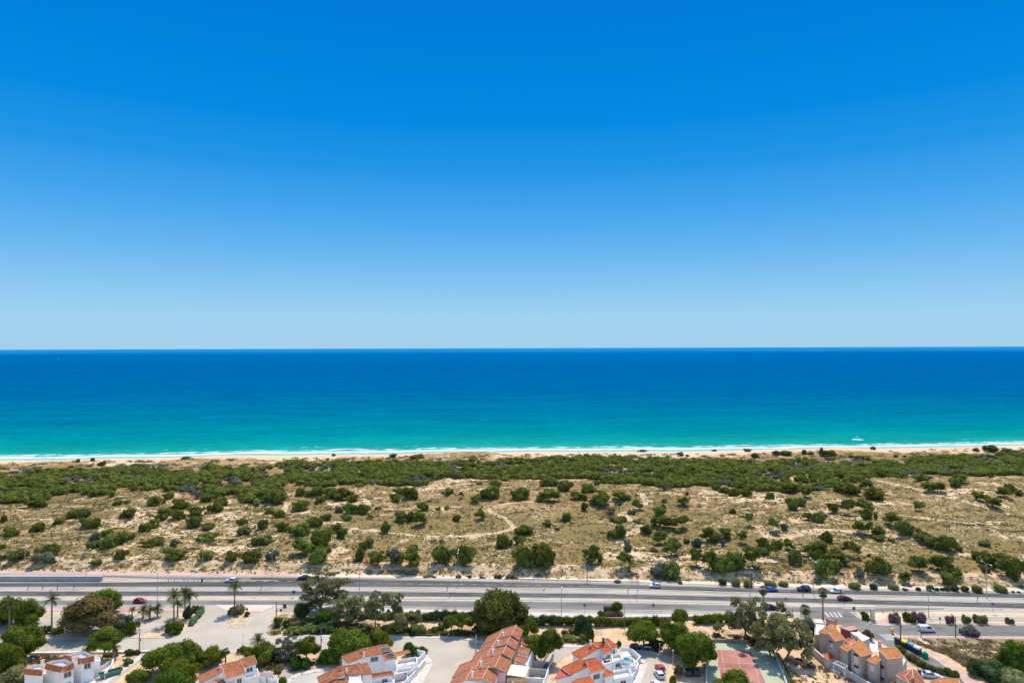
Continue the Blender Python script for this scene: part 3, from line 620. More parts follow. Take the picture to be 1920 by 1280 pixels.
#@@DUNE
# ------------------------------------------------------------------ dune pines and shrubs, read off the photograph
# x, foot, width, height in quarter pixels of four 480 px wide tiles;  kind: s shrub, t tree with trunk, g grey green, d dead grey, l low light, k clipped
TILES = {0: '''235,530,150,75 335,475,70,40 530,612,110,68 612,612,90,75 640,690,110,80 700,690,80,90 425,658,75,50 260,717,100,78 55,747,110,68 15,642,50,60 870,512,70,38 945,497,60,25l
1150,515,130,72 1250,468,80,52 1330,545,120,82 1215,598,100,70 1310,624,110,82 1195,628,90,48l 1070,712,90,75 1130,690,90,75 945,614,110,72 1457,594,120,70 1435,685,110,90g 1550,697,110,45l 1590,568,120,72
1640,518,100,70 1540,488,110,66 1465,472,80,50d 1812,660,85,55 1815,740,110,58l 795,747,90,55 915,784,130,78 790,842,130,110 860,815,120,80 700,780,80,70g 690,840,90,60l 1115,824,165,58 1295,827,75,60g 1525,792,165,72 1725,795,55,32
1905,820,60,70 890,922,100,78 320,908,160,95 285,978,150,90g 105,940,130,78l 10,842,45,42 10,927,40,50l 1290,934,165,88 1530,930,100,82 1725,943,95,84 1870,950,140,92 710,970,80,32l 60,395,60,40 390,955,40,25l 1600,1000,20,12''',
480: '''320,558,125,84 90,575,75,45 170,605,95,62 330,442,90,60 395,450,70,50 460,442,110,68 560,462,120,82 650,474,140,95t 720,488,80,62 470,502,80,60 515,630,85,58 700,580,110,92 790,582,110,85 615,567,65,45g 675,630,90,52 855,608,50,25
430,684,120,78 35,702,80,85g 190,708,115,68 320,748,140,104 265,718,60,48l 600,720,80,80 640,764,80,90 475,822,160,138 340,885,140,135t 45,812,110,72l 455,964,170,142 110,928,100,82g 775,930,90,105 800,855,70,75 850,830,70,76g 912,970,130,120t
1030,975,130,125g 1150,985,170,165t 1185,850,70,50 1390,964,150,145 1550,970,170,155 1860,832,130,108 1435,438,80,56 1540,462,35,52t 1770,464,120,90 1700,470,80,70 1650,494,80,62t 1680,625,85,86t 1795,378,90,52 1675,360,50,26 1048,492,90,75 1150,468,110,98 1070,440,90,55 1200,475,30,40
1250,558,85,70 1230,668,100,115t 1090,642,110,85g 1160,635,70,85g 1505,635,65,52 960,722,80,76 970,665,32,42 1430,547,45,32l 1365,552,45,32l 130,505,150,100 60,460,120,80 860,620,30,15 1390,790,40,20l 590,810,20,10 910,545,40,25l''',
960: '''60,472,150,88 270,488,160,98t 390,408,130,92 300,370,120,70 235,372,80,45 575,418,120,68 490,472,110,64t 550,477,50,52 545,558,60,72 665,532,150,98 680,452,75,58 820,478,140,78t 940,552,90,95t 740,592,120,78d 410,634,70,75 370,640,50,30d 265,672,70,46l 1150,405,100,52d
1320,442,80,42d 1290,518,100,80t 1140,522,50,62t 1120,602,100,82 1080,668,90,80t 1150,690,110,105t 1200,690,90,95t 1280,692,95,112t 1010,732,90,76g 1110,808,110,115t 1200,890,130,145t 760,772,90,80 820,760,90,105 870,860,60,95g 848,990,110,138t 590,955,140,155t 662,945,36,70l
80,747,140,82 60,812,90,75 100,985,200,170 240,980,190,190 1110,1068,150,115g 1200,1072,150,130g 1465,778,100,116t 1605,765,100,84t 1530,795,90,84g 1720,800,85,106t 1390,832,80,84g 1665,577,60,46 1770,668,70,108t 1385,975,100,145t 1480,995,110,155t 1570,1038,140,135 1650,1040,150,110 1690,1000,150,150
1800,985,150,185t 1885,830,80,80 1895,890,80,60 1065,862,60,32l 1590,830,90,70d 1540,402,80,55 1600,424,80,52 1680,444,90,64 1765,448,100,75 1590,800,50,40d 1420,350,80,50 240,330,60,30g 690,350,50,40 640,360,60,40 500,580,20,8l 900,580,60,35l 340,700,40,25l 740,890,20,12 1350,630,25,10 800,640,120,40l 940,650,60,25l 1250,720,60,30l 1310,800,50,45l''',
1440: '''22,468,70,58 145,422,130,84t 285,458,90,94t 625,438,150,90 520,412,60,62g 735,400,85,86t 840,480,190,98 850,302,100,62 205,548,100,95 265,520,80,74 490,575,100,80t 600,590,110,140t 720,565,120,112t 750,618,90,95 812,618,30,62 400,648,110,94 300,630,80,70t 350,640,70,60t
1200,412,90,82t 1270,420,110,92t 1420,378,100,68 1460,350,110,70 1180,327,130,52 1590,480,90,74t 1685,532,125,95t 1770,460,110,95t 1840,420,90,75 1900,442,60,52 1135,558,80,80t 932,665,120,115t 690,725,95,105t 755,735,80,110t 845,748,95,85 1050,748,130,120g 1185,782,130,62g 1235,824,140,70g 1350,862,140,120
1450,858,60,42l 1140,718,50,36 45,714,80,115t 135,705,60,52g 20,900,60,120t 70,905,90,145t 150,850,80,90t 225,965,100,128g 295,895,80,95t 400,868,150,84 400,965,130,115 510,955,160,120t 445,795,90,95 440,1078,170,136 520,1018,100,94 590,890,65,122t 645,908,95,135t 700,1072,80,82g 845,1064,180,142
1130,1015,140,138t 1270,1000,120,120t 1340,1032,130,150t 1370,1110,120,105t 1435,1062,70,74 1030,1094,90,90t 1572,918,80,62 1680,985,140,120 1760,970,130,110t 1800,1042,150,130t 1890,1098,120,190 1650,1020,70,60 665,1140,88,48k 800,1142,58,46k 955,1142,84,40k 1035,1148,44,15 1135,1148,40,26k 1230,1152,60,42k
1275,1150,32,24k 1310,1149,28,25k 1350,1151,45,32k 1412,1155,58,42k 1490,1157,58,44k 1585,1164,76,56k 1765,1163,98,48k 1845,1164,25,16 1888,1165,28,13 30,1120,90,38k 125,1120,76,32k 765,900,28,26 1600,880,25,14l 1400,820,100,30l 850,780,90,40l 935,790,50,32l 1640,820,80,35l 540,310,70,50 680,300,85,45d 470,272,70,25d 590,305,80,60'''}
TILES[960] += ' 1585,1108,62,48k 1688,1118,66,46k 1780,1124,76,50k'
TILES[480] += ' 1290,1052,70,16 1335,1053,30,14 1519,1054,44,26 1602,1054,32,22 1690,1056,30,16 1715,1057,24,12 1816,1060,54,30 1905,1060,60,28'
TILES[960] += ' 20,1062,50,12 1265,1100,30,22 795,1090,56,14k 160,1068,14,8'
ordn = lambda n: {1:'first',2:'second',3:'third'}.get(n) or f'{n}th'
ents = []
for X0, txt in TILES.items():
    for tok in txt.split():
        kk = tok[-1] if tok[-1].isalpha() else 's'; a = [float(v) for v in tok.rstrip('stgdlk').split(',')]
        ents.append((X0+a[0]/4, 820+a[1]/4, a[2]/4, a[3]/4, kk))
ents.sort()
def bandof(e):
    x, y, k = e[0], e[1], e[4]; up = lerpl(ed(1067,1074.6,1083,1093.5,1099.5,1101), x)-y
    if up < 0: return 'verge'
    if up < 45: return 'near'
    if up < 95: return 'mid'
    if up < 130: return 'far'
    return 'edge'
BTX = {'verge': 'on the far highway verge', 'near': 'just above the highway bank', 'mid': 'in the middle dune plain', 'far': 'in the upper dune plain', 'edge': 'just below the coastal thicket'}
KTX = {'s': ('dense', 'shrub', 'shrub'), 't': ('umbrella shaped', 'dune pine', 'tree'), 'g': ('grey green', 'bush', 'bush'), 'd': ('leafless grey', 'bush', 'bush'), 'l': ('low pale green', 'bush', 'bush'), 'k': ('clipped round', 'bush', 'bush')}
cnt = {}; tot = {}
for e in ents: tot[(bandof(e), e[4])] = tot.get((bandof(e), e[4]), 0)+1
for e in ents:
    x, y, w, h, k = e; key = (bandof(e), k); cnt[key] = cnt.get(key, 0)+1; n = cnt[key]; adj, noun, cat = KTX[k]
    size = 'small ' if w < 19 else ('large ' if w > 34 else '')
    if tot[key] == 1: lab = f'{size}{adj} {noun}, the only one {BTX[key[0]]}'
    else: lab = f'{size}{adj} {noun}, {ordn(n)} such from the left {BTX[key[0]]}'
    g = {'s': 'dense green shrubs on the dunes', 't': 'umbrella pines on the dunes', 'g': 'grey green bushes on the dunes', 'd': 'leafless grey bushes on the dunes', 'l': 'low pale bushes on the dunes', 'k': 'clipped bushes along the far verge'}[k]
    w *= .99; h *= .98; y -= 1.0 if key[0] != 'verge' else 0
    if k == 't': tree(x, y-1.8, w, h, 'dune', 'dune', .22 if h < w*1.15 else .36, 'dune_pine', lab, 'tree', g, terr=True, limbs=5, tr=.022)
    elif k == 'd': shrub(x, y, w, h, 'dead', 'grey', 'dead_bush', lab, cat, g)
    elif k == 'g': shrub(x, y, w, h, 'shrub', 'greygreen' if (int(x) % 2) else 'shrub', 'bush', lab, cat, g)
    elif k == 'l': shrub(x, y, w, h, 'mound', 'shrub', 'bush', lab, cat, g)
    elif k == 'k': shrub(x, y, w, h, 'round', 'dark' if w < 16 else 'shrub', 'clipped_bush', lab, cat, g)
    else: shrub(x, y, w, h, 'shrub' if key[0] != 'verge' else 'mound', 'dune' if key[0] != 'verge' else 'dry', 'shrub', lab, cat, g)
# coastal thicket: nobody could count it
BT = [(-80,886),(0,884),(30,883),(60,878),(130,880),(200,877),(250,873),(290,870),(320,878),(360,882),(380,872),(420,870),(450,874),(480,878),(520,870),(545,863),(600,869),(625,864),(670,866),(760,864),(820,872),(860,861),(920,862),(960,862),(1020,858),(1100,854),(1250,855),(1280,861),(1330,858),(1440,863),(1500,860),(1560,863),(1640,867),(1700,868),(1706,858),(1750,853),(1800,856),(1860,856),(1872,849),(1920,847),(2000,846)]
BB = [(-80,945),(0,946),(45,940),(75,933),(110,928),(145,922),(165,930),(210,934),(216,920),(270,924),(340,920),(380,921),(440,922),(456,940),(480,944),(530,938),(536,912),(620,911),(700,913),(760,904),(800,906),(830,894),(900,900),(960,902),(1000,900),(1060,896),(1150,902),(1170,914),(1210,912),(1260,915),(1330,908),(1380,905),(1440,920),(1475,922),(1500,915),(1540,918),(1580,912),(1610,900),(1650,892),(1700,896),(1750,888),(1800,893),(1850,898),(1900,890),(1920,886),(2000,886)]
HOLES = [(22,889,28,5),(8,880,14,3),(20,916,16,4),(40,905,8,3),(345,879,26,5),(375,884,12,3),(430,877,22,4),(475,878,20,4),(520,885,16,5),(505,893,10,3),(590,874,14,3),(600,880,10,4),(700,866,10,2),(780,881,6,2),(860,873,16,4),(885,875,12,3),(965,870,10,3),(1040,868,8,2),(1115,885,8,2),(1330,864,6,3),(1190,863,14,2),(1545,866,12,3),(1680,866,8,2),(380,912,6,2),(1490,894,8,2)]
def thicket(name, leaf, n, seed, hs, sz, cond, lab):
    rng = NR(seed); rnd = random.Random(seed); V = []; Q = []; Tn = []; k = 0; iv, if_ = ICO1
    made = 0
    while made < n:
        x = rnd.uniform(-70, 1990); t_, b_ = lerpl(BT, x)+3.5+1.5*math.sin(x*.09)+1.5*math.sin(x*.037), lerpl(BB, x); u = rnd.random()
        Da, Db = 1/(t_-652), 1/(b_-652); y = 652+1/(Da+(Db-Da)*u)
        if any(((x-hx)/hw)**2+((y-hy)/hh)**2 < 1 for hx, hy, hw, hh in HOLES): continue
        if not cond(x, y, (y-t_)/(b_-t_), rnd): continue
        p = T(x, y) if made % 6 == 0 or made < 5 else None
        if p is None:
            q_ = G(x, y, -.5+.0); p = Vector((q_.x, q_.y, 0)); p.z = float(height(p.x, p.y)); d = ray(x, y); t1 = (p.z-H)/d.z; p = CAM+d*t1; p.z = float(height(p.x, p.y))
        s = rnd.uniform(*sz); hh = rnd.uniform(*hs); C0 = np.array([p.x, p.y, p.z+hh*.45]); R = np.array([s, s*rnd.uniform(.8, 1.2), hh*.62])
        m_ = 34; d = rng.normal(size=(m_, 3)); d[:, 2] = np.abs(d[:, 2])*.9-.15; d /= np.linalg.norm(d, axis=1)[:, None]; C = C0+d*R*(1+rng.normal(0, .1, (m_, 1)))
        nm = d+rng.normal(0, .5, (m_, 3))+np.array([0, 0, .4]); nm /= np.linalg.norm(nm, axis=1)[:, None]; a = np.cross(nm, rng.normal(size=(m_, 3))); a /= np.linalg.norm(a, axis=1)[:, None]; b = np.cross(nm, a); ls = rng.uniform(.35, .8, (m_, 1))
        V.append(np.concatenate([C-a*ls, C-b*ls*.6, C+a*ls, C+b*ls*.6], 1).reshape(-1, 3)); Q.append(np.arange(m_*4).reshape(-1, 4)+k); k += m_*4
        V.append(C0+iv*R*.86*(1+rng.normal(0, .06, (len(iv), 1)))); Tn.append(if_+k); k += len(iv); made += 1
    me = npmesh(name, np.concatenate(V), [np.concatenate(Q), np.concatenate(Tn)]); o = link(name, me, LEAFS[leaf])
    return tag(o, lab, 'scrub', kind='stuff')
def patch(x, y, s): return math.sin(x*.021*s+y*.13)+math.sin(x*.047*s-y*.21+2)+math.sin(x*.011*s+y*.33+4)
thicket('coastal_scrub', 'dune', 4600, 3, (1.6, 3.6), (1.6, 3.4), lambda x, y, u, r: patch(x, y, 1) < 1.35+r.uniform(-.5, .5) and (u > .05 or r.random() < .5), 'dense dark green thicket along the inner side of the beach')
thicket('grey_scrub', 'greygreen', 1500, 5, (1.0, 2.2), (1.2, 2.6), lambda x, y, u, r: patch(x, y, 1) > .8+r.uniform(-.5, .5) or u < .22*r.random()*1.6, 'grey green low scrub in patches through the beach thicket')
# beach: low dark bushes on the sand, each one seen alone
BCH = '145,866,7,6 172,864,8,6 130,878,12,5 187,873,12,7 193,872,8,8 345,861,20,4 590,874,30,6 625,855,8,5 736,858,14,7 780,862,28,8 1008,846,6,3 1070,846,8,3 1205,847,18,4 1277,855,13,8 1290,856,8,4 1292,846,6,3 1306,848,8,7 1327,847,8,4 1340,846,10,4 1404,847,15,6 1418,858,14,9 1456,853,14,8 1475,854,26,7 1509,852,12,9 1543,855,9,17 1560,856,26,12 1523,852,14,6 1615,844,8,4 1638,843,10,7 1681,857,8,5 1698,857,7,4 1598,858,10,5 1620,862,30,6 1833,846,12,6 1862,848,26,12 1893,849,22,8 1910,849,12,5 1660,864,12,4 1560,862,20,5'
bl = [b for b in sorted(tuple(float(v) for v in t.split(',')) for t in BCH.split()) if b[2] > 8 or b[1] > 849]
for i, (x, y, w, h) in enumerate(bl):
    lab = f'{"upright dark" if h > 13 else "low dark"} bush on the beach sand, {ordn(i+1)} from the left along the shore'
    if h > 13: lab = 'tallest dark bush standing upright on the beach sand'
    shrub(x, y, w, h*1.1, 'shrub', 'greygreen' if i % 3 else 'dune', 'beach_bush', lab, 'bush', 'bushes scattered on the beach sand')
# dry tufts over the plain
def tufts(n=15000):
    rng = NR(11); rnd = random.Random(4); V = []; 
    P = []
    while len(P) < n:
        x = rnd.uniform(-60, 1980); e = lerpl(e0, x); t_ = lerpl(BB, x)-6; u = rnd.random(); y = 652+1/(1/(t_-652)+(1/(e-3-652)-1/(t_-652))*u)
        if patch(x*.8, y*1.5, 2.2)+rnd.uniform(-2.4, 1.4) > .2: continue
        q_ = G(x, y, 1.2); P.append((q_.x, q_.y))
    P = np.array(P); Z = height(P[:, 0], P[:, 1]); P3 = np.column_stack([P, Z]); k = 3
    for j in range(k):
        a = rng.uniform(0, 6.28, n); w_ = rng.uniform(.15, .5, n); h_ = rng.uniform(.15, .55, n); dx = np.cos(a)*w_; dy = np.sin(a)*w_; c = P3+np.column_stack([rng.normal(0, .25, n), rng.normal(0, .25, n), np.zeros(n)])
        V.append(np.stack([c+np.column_stack([-dx, -dy, np.full(n, -.05)]), c+np.column_stack([dx, dy, np.full(n, -.05)]), c+np.column_stack([dx*.6, dy*.6, h_]), c+np.column_stack([-dx*.7, -dy*.7, h_*.8])], 1).reshape(-1, 3))
    V = np.concatenate(V); me = npmesh('dry_tufts', V, [np.arange(len(V)).reshape(-1, 4)])
    tag(link('dry_tufts', me, foliage('tuft_leaves', (.16,.15,.07), (.42,.36,.20), .4, .5)), 'dry grass tufts and low herbs covering the dune plain', 'grass', kind='stuff')
tufts()
def low_scrub(name, spots, sz, leaf, lab, seed, lf=.3):
    rng = NR(seed); V = []; Q = []; k = 0
    for (x, y, z) in spots:
        s = rng.uniform(*sz); m_ = int(10+s*12); a_ = rng.uniform(0, 6.28, m_); r_ = s*np.sqrt(rng.uniform(0, 1, m_)); C = np.column_stack([x+r_*np.cos(a_)*1.3, y+r_*np.sin(a_), z+.1+(s*.45)*(1-(r_/s)**2)*rng.uniform(.5, 1, m_)])
        nm = rng.normal(0, .6, (m_, 3))+np.array([0, -.2, .9]); nm /= np.linalg.norm(nm, axis=1)[:, None]; a = np.cross(nm, rng.normal(size=(m_, 3))); a /= np.linalg.norm(a, axis=1)[:, None]; b = np.cross(nm, a); ls = rng.uniform(.6, 1.3, (m_, 1))*lf
        V.append(np.concatenate([C-a*ls, C-b*ls*.7, C+a*ls, C+b*ls*.7], 1).reshape(-1, 3)); Q.append(np.arange(m_*4).reshape(-1, 4)+k); k += m_*4
    tag(link(name, npmesh(name, np.concatenate(V), [np.concatenate(Q)]), LEAFS[leaf]), lab, 'scrub', kind='stuff')
def dune_spots(n, seed, thr):
    rnd = random.Random(seed); P = []
    while len(P) < n:
        x = rnd.uniform(-60, 1980); e = lerpl(e0, x); t_ = lerpl(BB, x)-4; u = rnd.random(); y = 652+1/(1/(t_-652)+(1/(e-5-652)-1/(t_-652))*u)
        if patch(x*1.3+seed*50, y*1.2, 1.7)+rnd.uniform(-1.6, 1.6) < thr: continue
        q_ = G(x, y, 1.2); P.append((q_.x, q_.y, float(height(q_.x, q_.y))))
    return P
LEAFS['herb'] = foliage('herb_leaves', (.18,.15,.07), (.46,.37,.19), .5, .4); LEAFS['thyme'] = foliage('thyme_leaves', (.085,.10,.04), (.24,.25,.10), .5, .4)
def beach_spots(n, seed):
    rnd = random.Random(seed); P = []
    while len(P) < n:
        x = rnd.uniform(-60, 1980); t_ = lerpl(BT, x)+5; s_ = lerpl(SHORE, x)+6.5; u = rnd.random()**.6; y = s_+(t_-s_)*u
        if patch(x*2.1, y*2.5, 1.9)+rnd.uniform(-1.4, 1.4) < .5: continue
        q_ = T(x, y); P.append((q_.x, q_.y, q_.z))
    return P
low_scrub('beach_herbs', beach_spots(700, 41), (.8, 2.6), 'greygreen', 'low grey green herbs thinning out over the beach sand', 36, .5)
low_scrub('low_scrub', dune_spots(2300, 21, 1.1), (.5, 1.6), 'thyme', 'low olive green scrub spreading between the dune bushes', 31)
low_scrub('dry_herbs', dune_spots(2600, 22, .7), (.4, 1.3), 'herb', 'dry straw coloured herbs spreading over the dune plain', 32)
#@@TOWN
# ------------------------------------------------------------------ palms, trees of the town
def palm_crown(seed, L=2.6, n=34, fan=False):
    rd = random.Random(seed); mb = MB()
    for k in range(n):
        a = 6.28*k/n*2.4+rd.uniform(-.2, .2); e = rd.uniform(-.25, 1.35) if not fan else rd.uniform(-.7, 1.4); ln = L*rd.uniform(.8, 1.1); p = Vector((0, 0, 0)); d = Vector((math.cos(a)*math.cos(e), math.sin(a)*math.cos(e), math.sin(e)))
        side = Vector((-math.sin(a), math.cos(a), 0)); pts = [p.copy()]
        for j in range(7): p = p+d*(ln/7); d = (d+Vector((0, 0, -.19 if not fan else -.1))).normalized(); pts.append(p.copy())
        if fan:
            c = pts[4]; up = side.cross(d).normalized()
            for j in range(9):
                t = -1.2+2.4*j/8; q_ = c+(d*math.cos(t)+side*math.sin(t))*L*.42+Vector((0, 0, -.12*L*abs(t)*.5)); w = side*math.cos(t)-d*math.sin(t); mb.poly([c-w*.02, q_-w*.07*L*.5, q_+w*.07*L*.5, c+w*.02])
            mb.tube(pts[0], c, .03, .02, 3)
        else:
            for j in range(1, 7):
                wl = L*.23*math.sin(math.pi*(j+.6)/8.2); dirn = (pts[j+1]-pts[j]).normalized()
                for s in (-1, 1):
                    for q_ in (0, .5):
                        b = pts[j].lerp(pts[j+1], q_); tip = b+side*s*wl+dirn*wl*.7+Vector((0, 0, -.18*wl)); mb.poly([b, b+dirn*L*.045, tip+dirn*.02, tip])
            mb.path(pts, [.05, .045, .04, .035, .03, .02, .015, .01], 3)
    return mb.mesh('crown')
def palm(cx, by, cy, w, name='date_palm', label='', group=None, fan=False, r=.22, leaf='palm', skirt=False, seed=0, tcx=None):
    """cy = photo height of the crown's centre"""
    _tid[0] += 1; p = G(tcx or cx, by, 0); k = px_m(p); h = (by-cy)/k; L = w/k/2*1.05; root = empty(name, p-Vector((0,0,.05)), label, 'palm', group); dx = (cx-(tcx or cx))/k
    c = link('crown', palm_crown(_tid[0]+seed, L, 36 if not fan else 46, fan), LEAFS[leaf], root, (dx, 0, h))
    mb = MB(); n = 9; pts = [(dx*(i/(n-1))**2, 0, -.2+(h+.2)*i/(n-1)) for i in range(n)]; rad = [r*(1.5 if i == 0 else 1.05+.12*(i % 2)-.25*i/n) for i in range(n)]; mb.path(pts, rad, 9); mb.build('trunk', PBARK, root, smooth=False)
    if skirt:
        rd = random.Random(3); sk = MB()
        for j in range(60): a = rd.uniform(0, 6.28); z = h-rd.uniform(0, L*.5); sk.poly([(math.cos(a)*r+dx, math.sin(a)*r, z), (math.cos(a+.3)*r+dx, math.sin(a+.3)*r, z), (math.cos(a+.2)*L*.35+dx, math.sin(a+.2)*L*.35, z-L*.55), (math.cos(a)*L*.3+dx, math.sin(a)*L*.3, z-L*.6)])
        sk.build('dead_fronds', LEAFS['dry'], root)
    return root
palm(18, 1182, 1131, 34, label='date palm with orange fruit beside the left car park', group='date palms by the car park', leaf='palm')
fr = MB(); rd = random.Random(1)
pr = COL.objects[-1] if False else [o for o in COL.objects if o.get('label', '').startswith('date palm with orange')][0]
hz = [c for c in pr.children if c.name.startswith('crown')][0].location.z
for j in range(14): a = rd.uniform(0, 6.28); fr.ball((math.cos(a)*.5, math.sin(a)*.5-.2, hz-.55-rd.uniform(0, .5)), rd.uniform(.16, .26), 6, 5)
fr.build('fruit_cluster', mat('date_fruit', (.62,.30,.04), var=(.75,.42,.08), scale=5), pr)
palm(97, 1187, 1124, 34, label='tall lone date palm standing in the left car park', group='date palms by the car park')
palm(326, 1166, 1116, 34, label='leftmost palm of the trio beside the highway junction', group='date palms by the car park')
palm(347, 1158, 1114, 32, label='middle palm of the trio beside the highway junction', group='date palms by the car park')
palm(356, 1156, 1115, 34, label='rightmost palm of the trio beside the highway junction', group='date palms by the car park', seed=5)
palm(333, 1156, 1132, 26, label='short palm tucked between the trio of tall palms', group='date palms by the car park')
palm(440, 1147, 1098, 34, label='lone palm on the traffic island between the fork roads')
palm(248, 1168, 1143, 17, label='small palm with a dry brown crown near the car park', leaf='dry', r=.15)
palm(268, 1158, 1143, 26, label='low bushy palm, first of three beside the service road', group='low palms beside the service road')
palm(281, 1160, 1143, 28, label='low bushy palm, second of three beside the service road', group='low palms beside the service road', r=.3)
palm(295, 1156, 1141, 26, label='low bushy palm, third of three beside the service road', group='low palms beside the service road')
palm(214, 1238, 1212, 26, label='stout palm with thick trunk right of the leftmost house', r=.45)
palm(164, 1226, 1213, 20, 'fan_palm', label='short palm cluster behind the leftmost white house', fan=True)
palm(484, 1222, 1201, 34, label='palm rising above the green trees beside the town road')
palm(423, 1246, 1221, 16, 'fan_palm', label='narrow blue green fan palm above the second house', fan=True, leaf='dark')
palm(1431, 1135, 1106, 19, 'fan_palm', label='fan palm with round crown behind the big eucalyptus', fan=True, skirt=True, group='fan palms beside the service road')
palm(1543, 1161, 1110, 21, 'fan_palm', label='tall fan palm with bare dark trunk beside the junction', fan=True, skirt=True, group='fan palms beside the service road')
palm(1510, 1160, 1142, 22, 'fan_palm', label='squat dark fan palm left of the tall fan palm', fan=True, leaf='dark')
PG, BG = 'pines in the town', 'broadleaf trees in the town'
def tt_(cx, by, w, h, kind, leaf, tk, label, group=None, name='tree', tcx=None, **kw): return tree(cx, by, w, h, kind, leaf, tk, name, label, 'tree', group, tcx=tcx, **kw)
tt_(20, 1172, 52, 58, 'pine', 'pine', .15, 'rounded pine at the left edge above the car park', PG, 'pine_tree')
tt_(55, 1170, 48, 52, 'pine', 'pine', .12, 'rounded pine right of the pine at the left edge', PG, 'pine_tree', tcx=50)
tt_(50, 1168, 30, 30, 'broad', 'greygreen', .1, 'grey green tree below the two left pines', BG)
tt_(190, 1152, 62, 52, 'pine', 'pine', .15, 'dark pine behind the russet tree by the service road', PG, 'pine_tree')
tt_(168, 1185, 92, 70, 'broad', 'brown', .26, 'wide russet tree in the left car park', BG, bark=BARKP, tcx=154)
tt_(228, 1183, 32, 33, 'broad', 'greygreen', .2, 'silvery olive tree beside the left car park', BG, 'olive_tree')
tt_(199, 1233, 57, 61, 'pine', 'pine', .42, 'pine with bare trunk beside the leftmost house', PG, 'pine_tree', tcx=192)
tt_(38, 1236, 78, 66, 'pine', 'pine', .1, 'broad pine beside the road at the left edge', PG, 'pine_tree')
tt_(12, 1262, 64, 62, 'pine', 'pine', .1, 'dark pine cut by the left edge below the broad pine', PG, 'pine_tree')
tt_(28, 1284, 60, 34, 'broad', 'olive', .05, 'low olive green tree left of the leftmost house', BG)
tt_(310, 1262, 78, 55, 'pine', 'pine', .1, 'large pine above the round bush beside the side road', PG, 'pine_tree')
tt_(350, 1247, 52, 50, 'pine', 'pine', .1, 'tallest pine in the clump left of the second house', PG, 'pine_tree')
tt_(394, 1246, 52, 34, 'pine', 'pine', .1, 'flat topped pine just above the second house roof', PG, 'pine_tree')
tt_(340, 1278, 70, 44, 'pine', 'pine', .1, 'dark pine in the lower clump left of the second house', PG, 'pine_tree')
tt_(322, 1298, 68, 44, 'broad', 'bright', .05, 'bright green tree at the bottom edge below the pines', BG)
tt_(258, 1285, 40, 33, 'pine', 'pine', .05, 'small round pine alone beside the side road', PG, 'pine_tree')
tt_(604, 1145, 92, 70, 'airy', 'olive', .30, 'tall eucalyptus with spreading pale limbs by the highway', 'eucalyptus trees', 'eucalyptus_tree', bark=BARKP, tcx=600, limbs=6)
tt_(655, 1168, 62, 60, 'airy', 'olive', .15, 'darker eucalyptus right of the tall spreading one', 'eucalyptus trees', 'eucalyptus_tree', bark=BARKP, tcx=645)
tt_(565, 1161, 28, 35, 'round', 'dark', .1, 'round dark tree left of the tall eucalyptus', BG)
tt_(606, 1170, 32, 30, 'round', 'bright', .1, 'bright round tree below the tall eucalyptus', BG)
tt_(707, 1178, 48, 76, 'airy', 'olive', .28, 'slim eucalyptus with forked trunk beside the service road', 'eucalyptus trees', 'eucalyptus_tree', bark=BARKP, tcx=703)
tt_(741, 1168, 30, 62, 'airy', 'olive', .2, 'narrow eucalyptus right of the slim forked one', 'eucalyptus trees', 'eucalyptus_tree', bark=BARKP)
tt_(752, 1187, 26, 40, 'broad', 'olive', .25, 'small tree below the narrow eucalyptus', BG)
tt_(774, 1176, 34, 34, 'airy', 'olive', .15, 'loose bush like tree left of the hedge', BG)
tt_(734, 1187, 18, 18, 'broad', 'pine', .1, 'tiny round tree on the sand beside the town road', BG)
tt_(846, 1188, 34, 38, 'pine', 'pine', .42, 'left pine of the pair above the wide road apron', PG, 'pine_tree')
tt_(866, 1185, 40, 40, 'pine', 'pine', .35, 'right pine of the pair above the wide road apron', PG, 'pine_tree')
LEAFS['mixed'] = foliage('mixed_leaves', (.045,.062,.016), (.235,.25,.055), .35)
tt_(938, 1188, 86, 80, 'broad', 'mixed', .12, 'biggest round tree, behind the brown terrace roofs', BG, limbs=6)
tt_(903, 1178, 36, 54, 'airy', 'olive', .1, 'olive toned tree on the left of the biggest round tree', BG)
tt_(988, 1190, 40, 36, 'pine', 'pine', .2, 'pine right of the biggest round tree', PG, 'pine_tree')
tt_(1001, 1238, 48, 52, 'pine', 'pine', .25, 'pine overhanging the right end of the brown terrace', PG, 'pine_tree', tcx=1006)
tt_(1034, 1241, 46, 68, 'pine', 'pine', .40, 'pine with leaning grey trunk between the two terraces', PG, 'pine_tree', tcx=1018, bark=BARKP)
tt_(1059, 1193, 14, 14, 'round', 'pine', .1, 'tiny ball shaped tree alone on the sand strip', BG)
tt_(1106, 1207, 16, 42, 'column', 'dark', .03, 'narrow dark cypress behind the orange roofed house', None, 'cypress_tree')
tt_(1092, 1184, 26, 34, 'broad', 'dark', .1, 'dark tree left behind the cypress', BG)
tt_(1207, 1214, 56, 52, 'pine', 'pine', .22, 'pine shading parked cars right of the orange roofs', PG, 'pine_tree')
tt_(1275, 1172, 30, 34, 'round', 'pine', .1, 'small round pine beside the hedge near the pavement', PG, 'pine_tree')
tt_(1268, 1222, 64, 62, 'pine', 'pine', .15, 'wide pine behind the largest pine at the cul de sac', PG, 'pine_tree')
tt_(1300, 1252, 74, 72, 'pine', 'pine', .25, 'largest pine, at the left edge of the tennis court', PG, 'pine_tree', tcx=1303)
tt_(1328, 1246, 28, 40, 'pine', 'pine', .3, 'small pine touching the tennis court fence', PG, 'pine_tree')
tt_(1347, 1191, 20, 27, 'airy', 'olive', .35, 'thin young tree on the sand above the tennis court', BG)
tt_(1402, 1198, 74, 80, 'airy', 'olive', .28, 'left eucalyptus above the tennis court', 'eucalyptus trees', 'eucalyptus_tree', bark=BARK, tcx=1396, limbs=6)
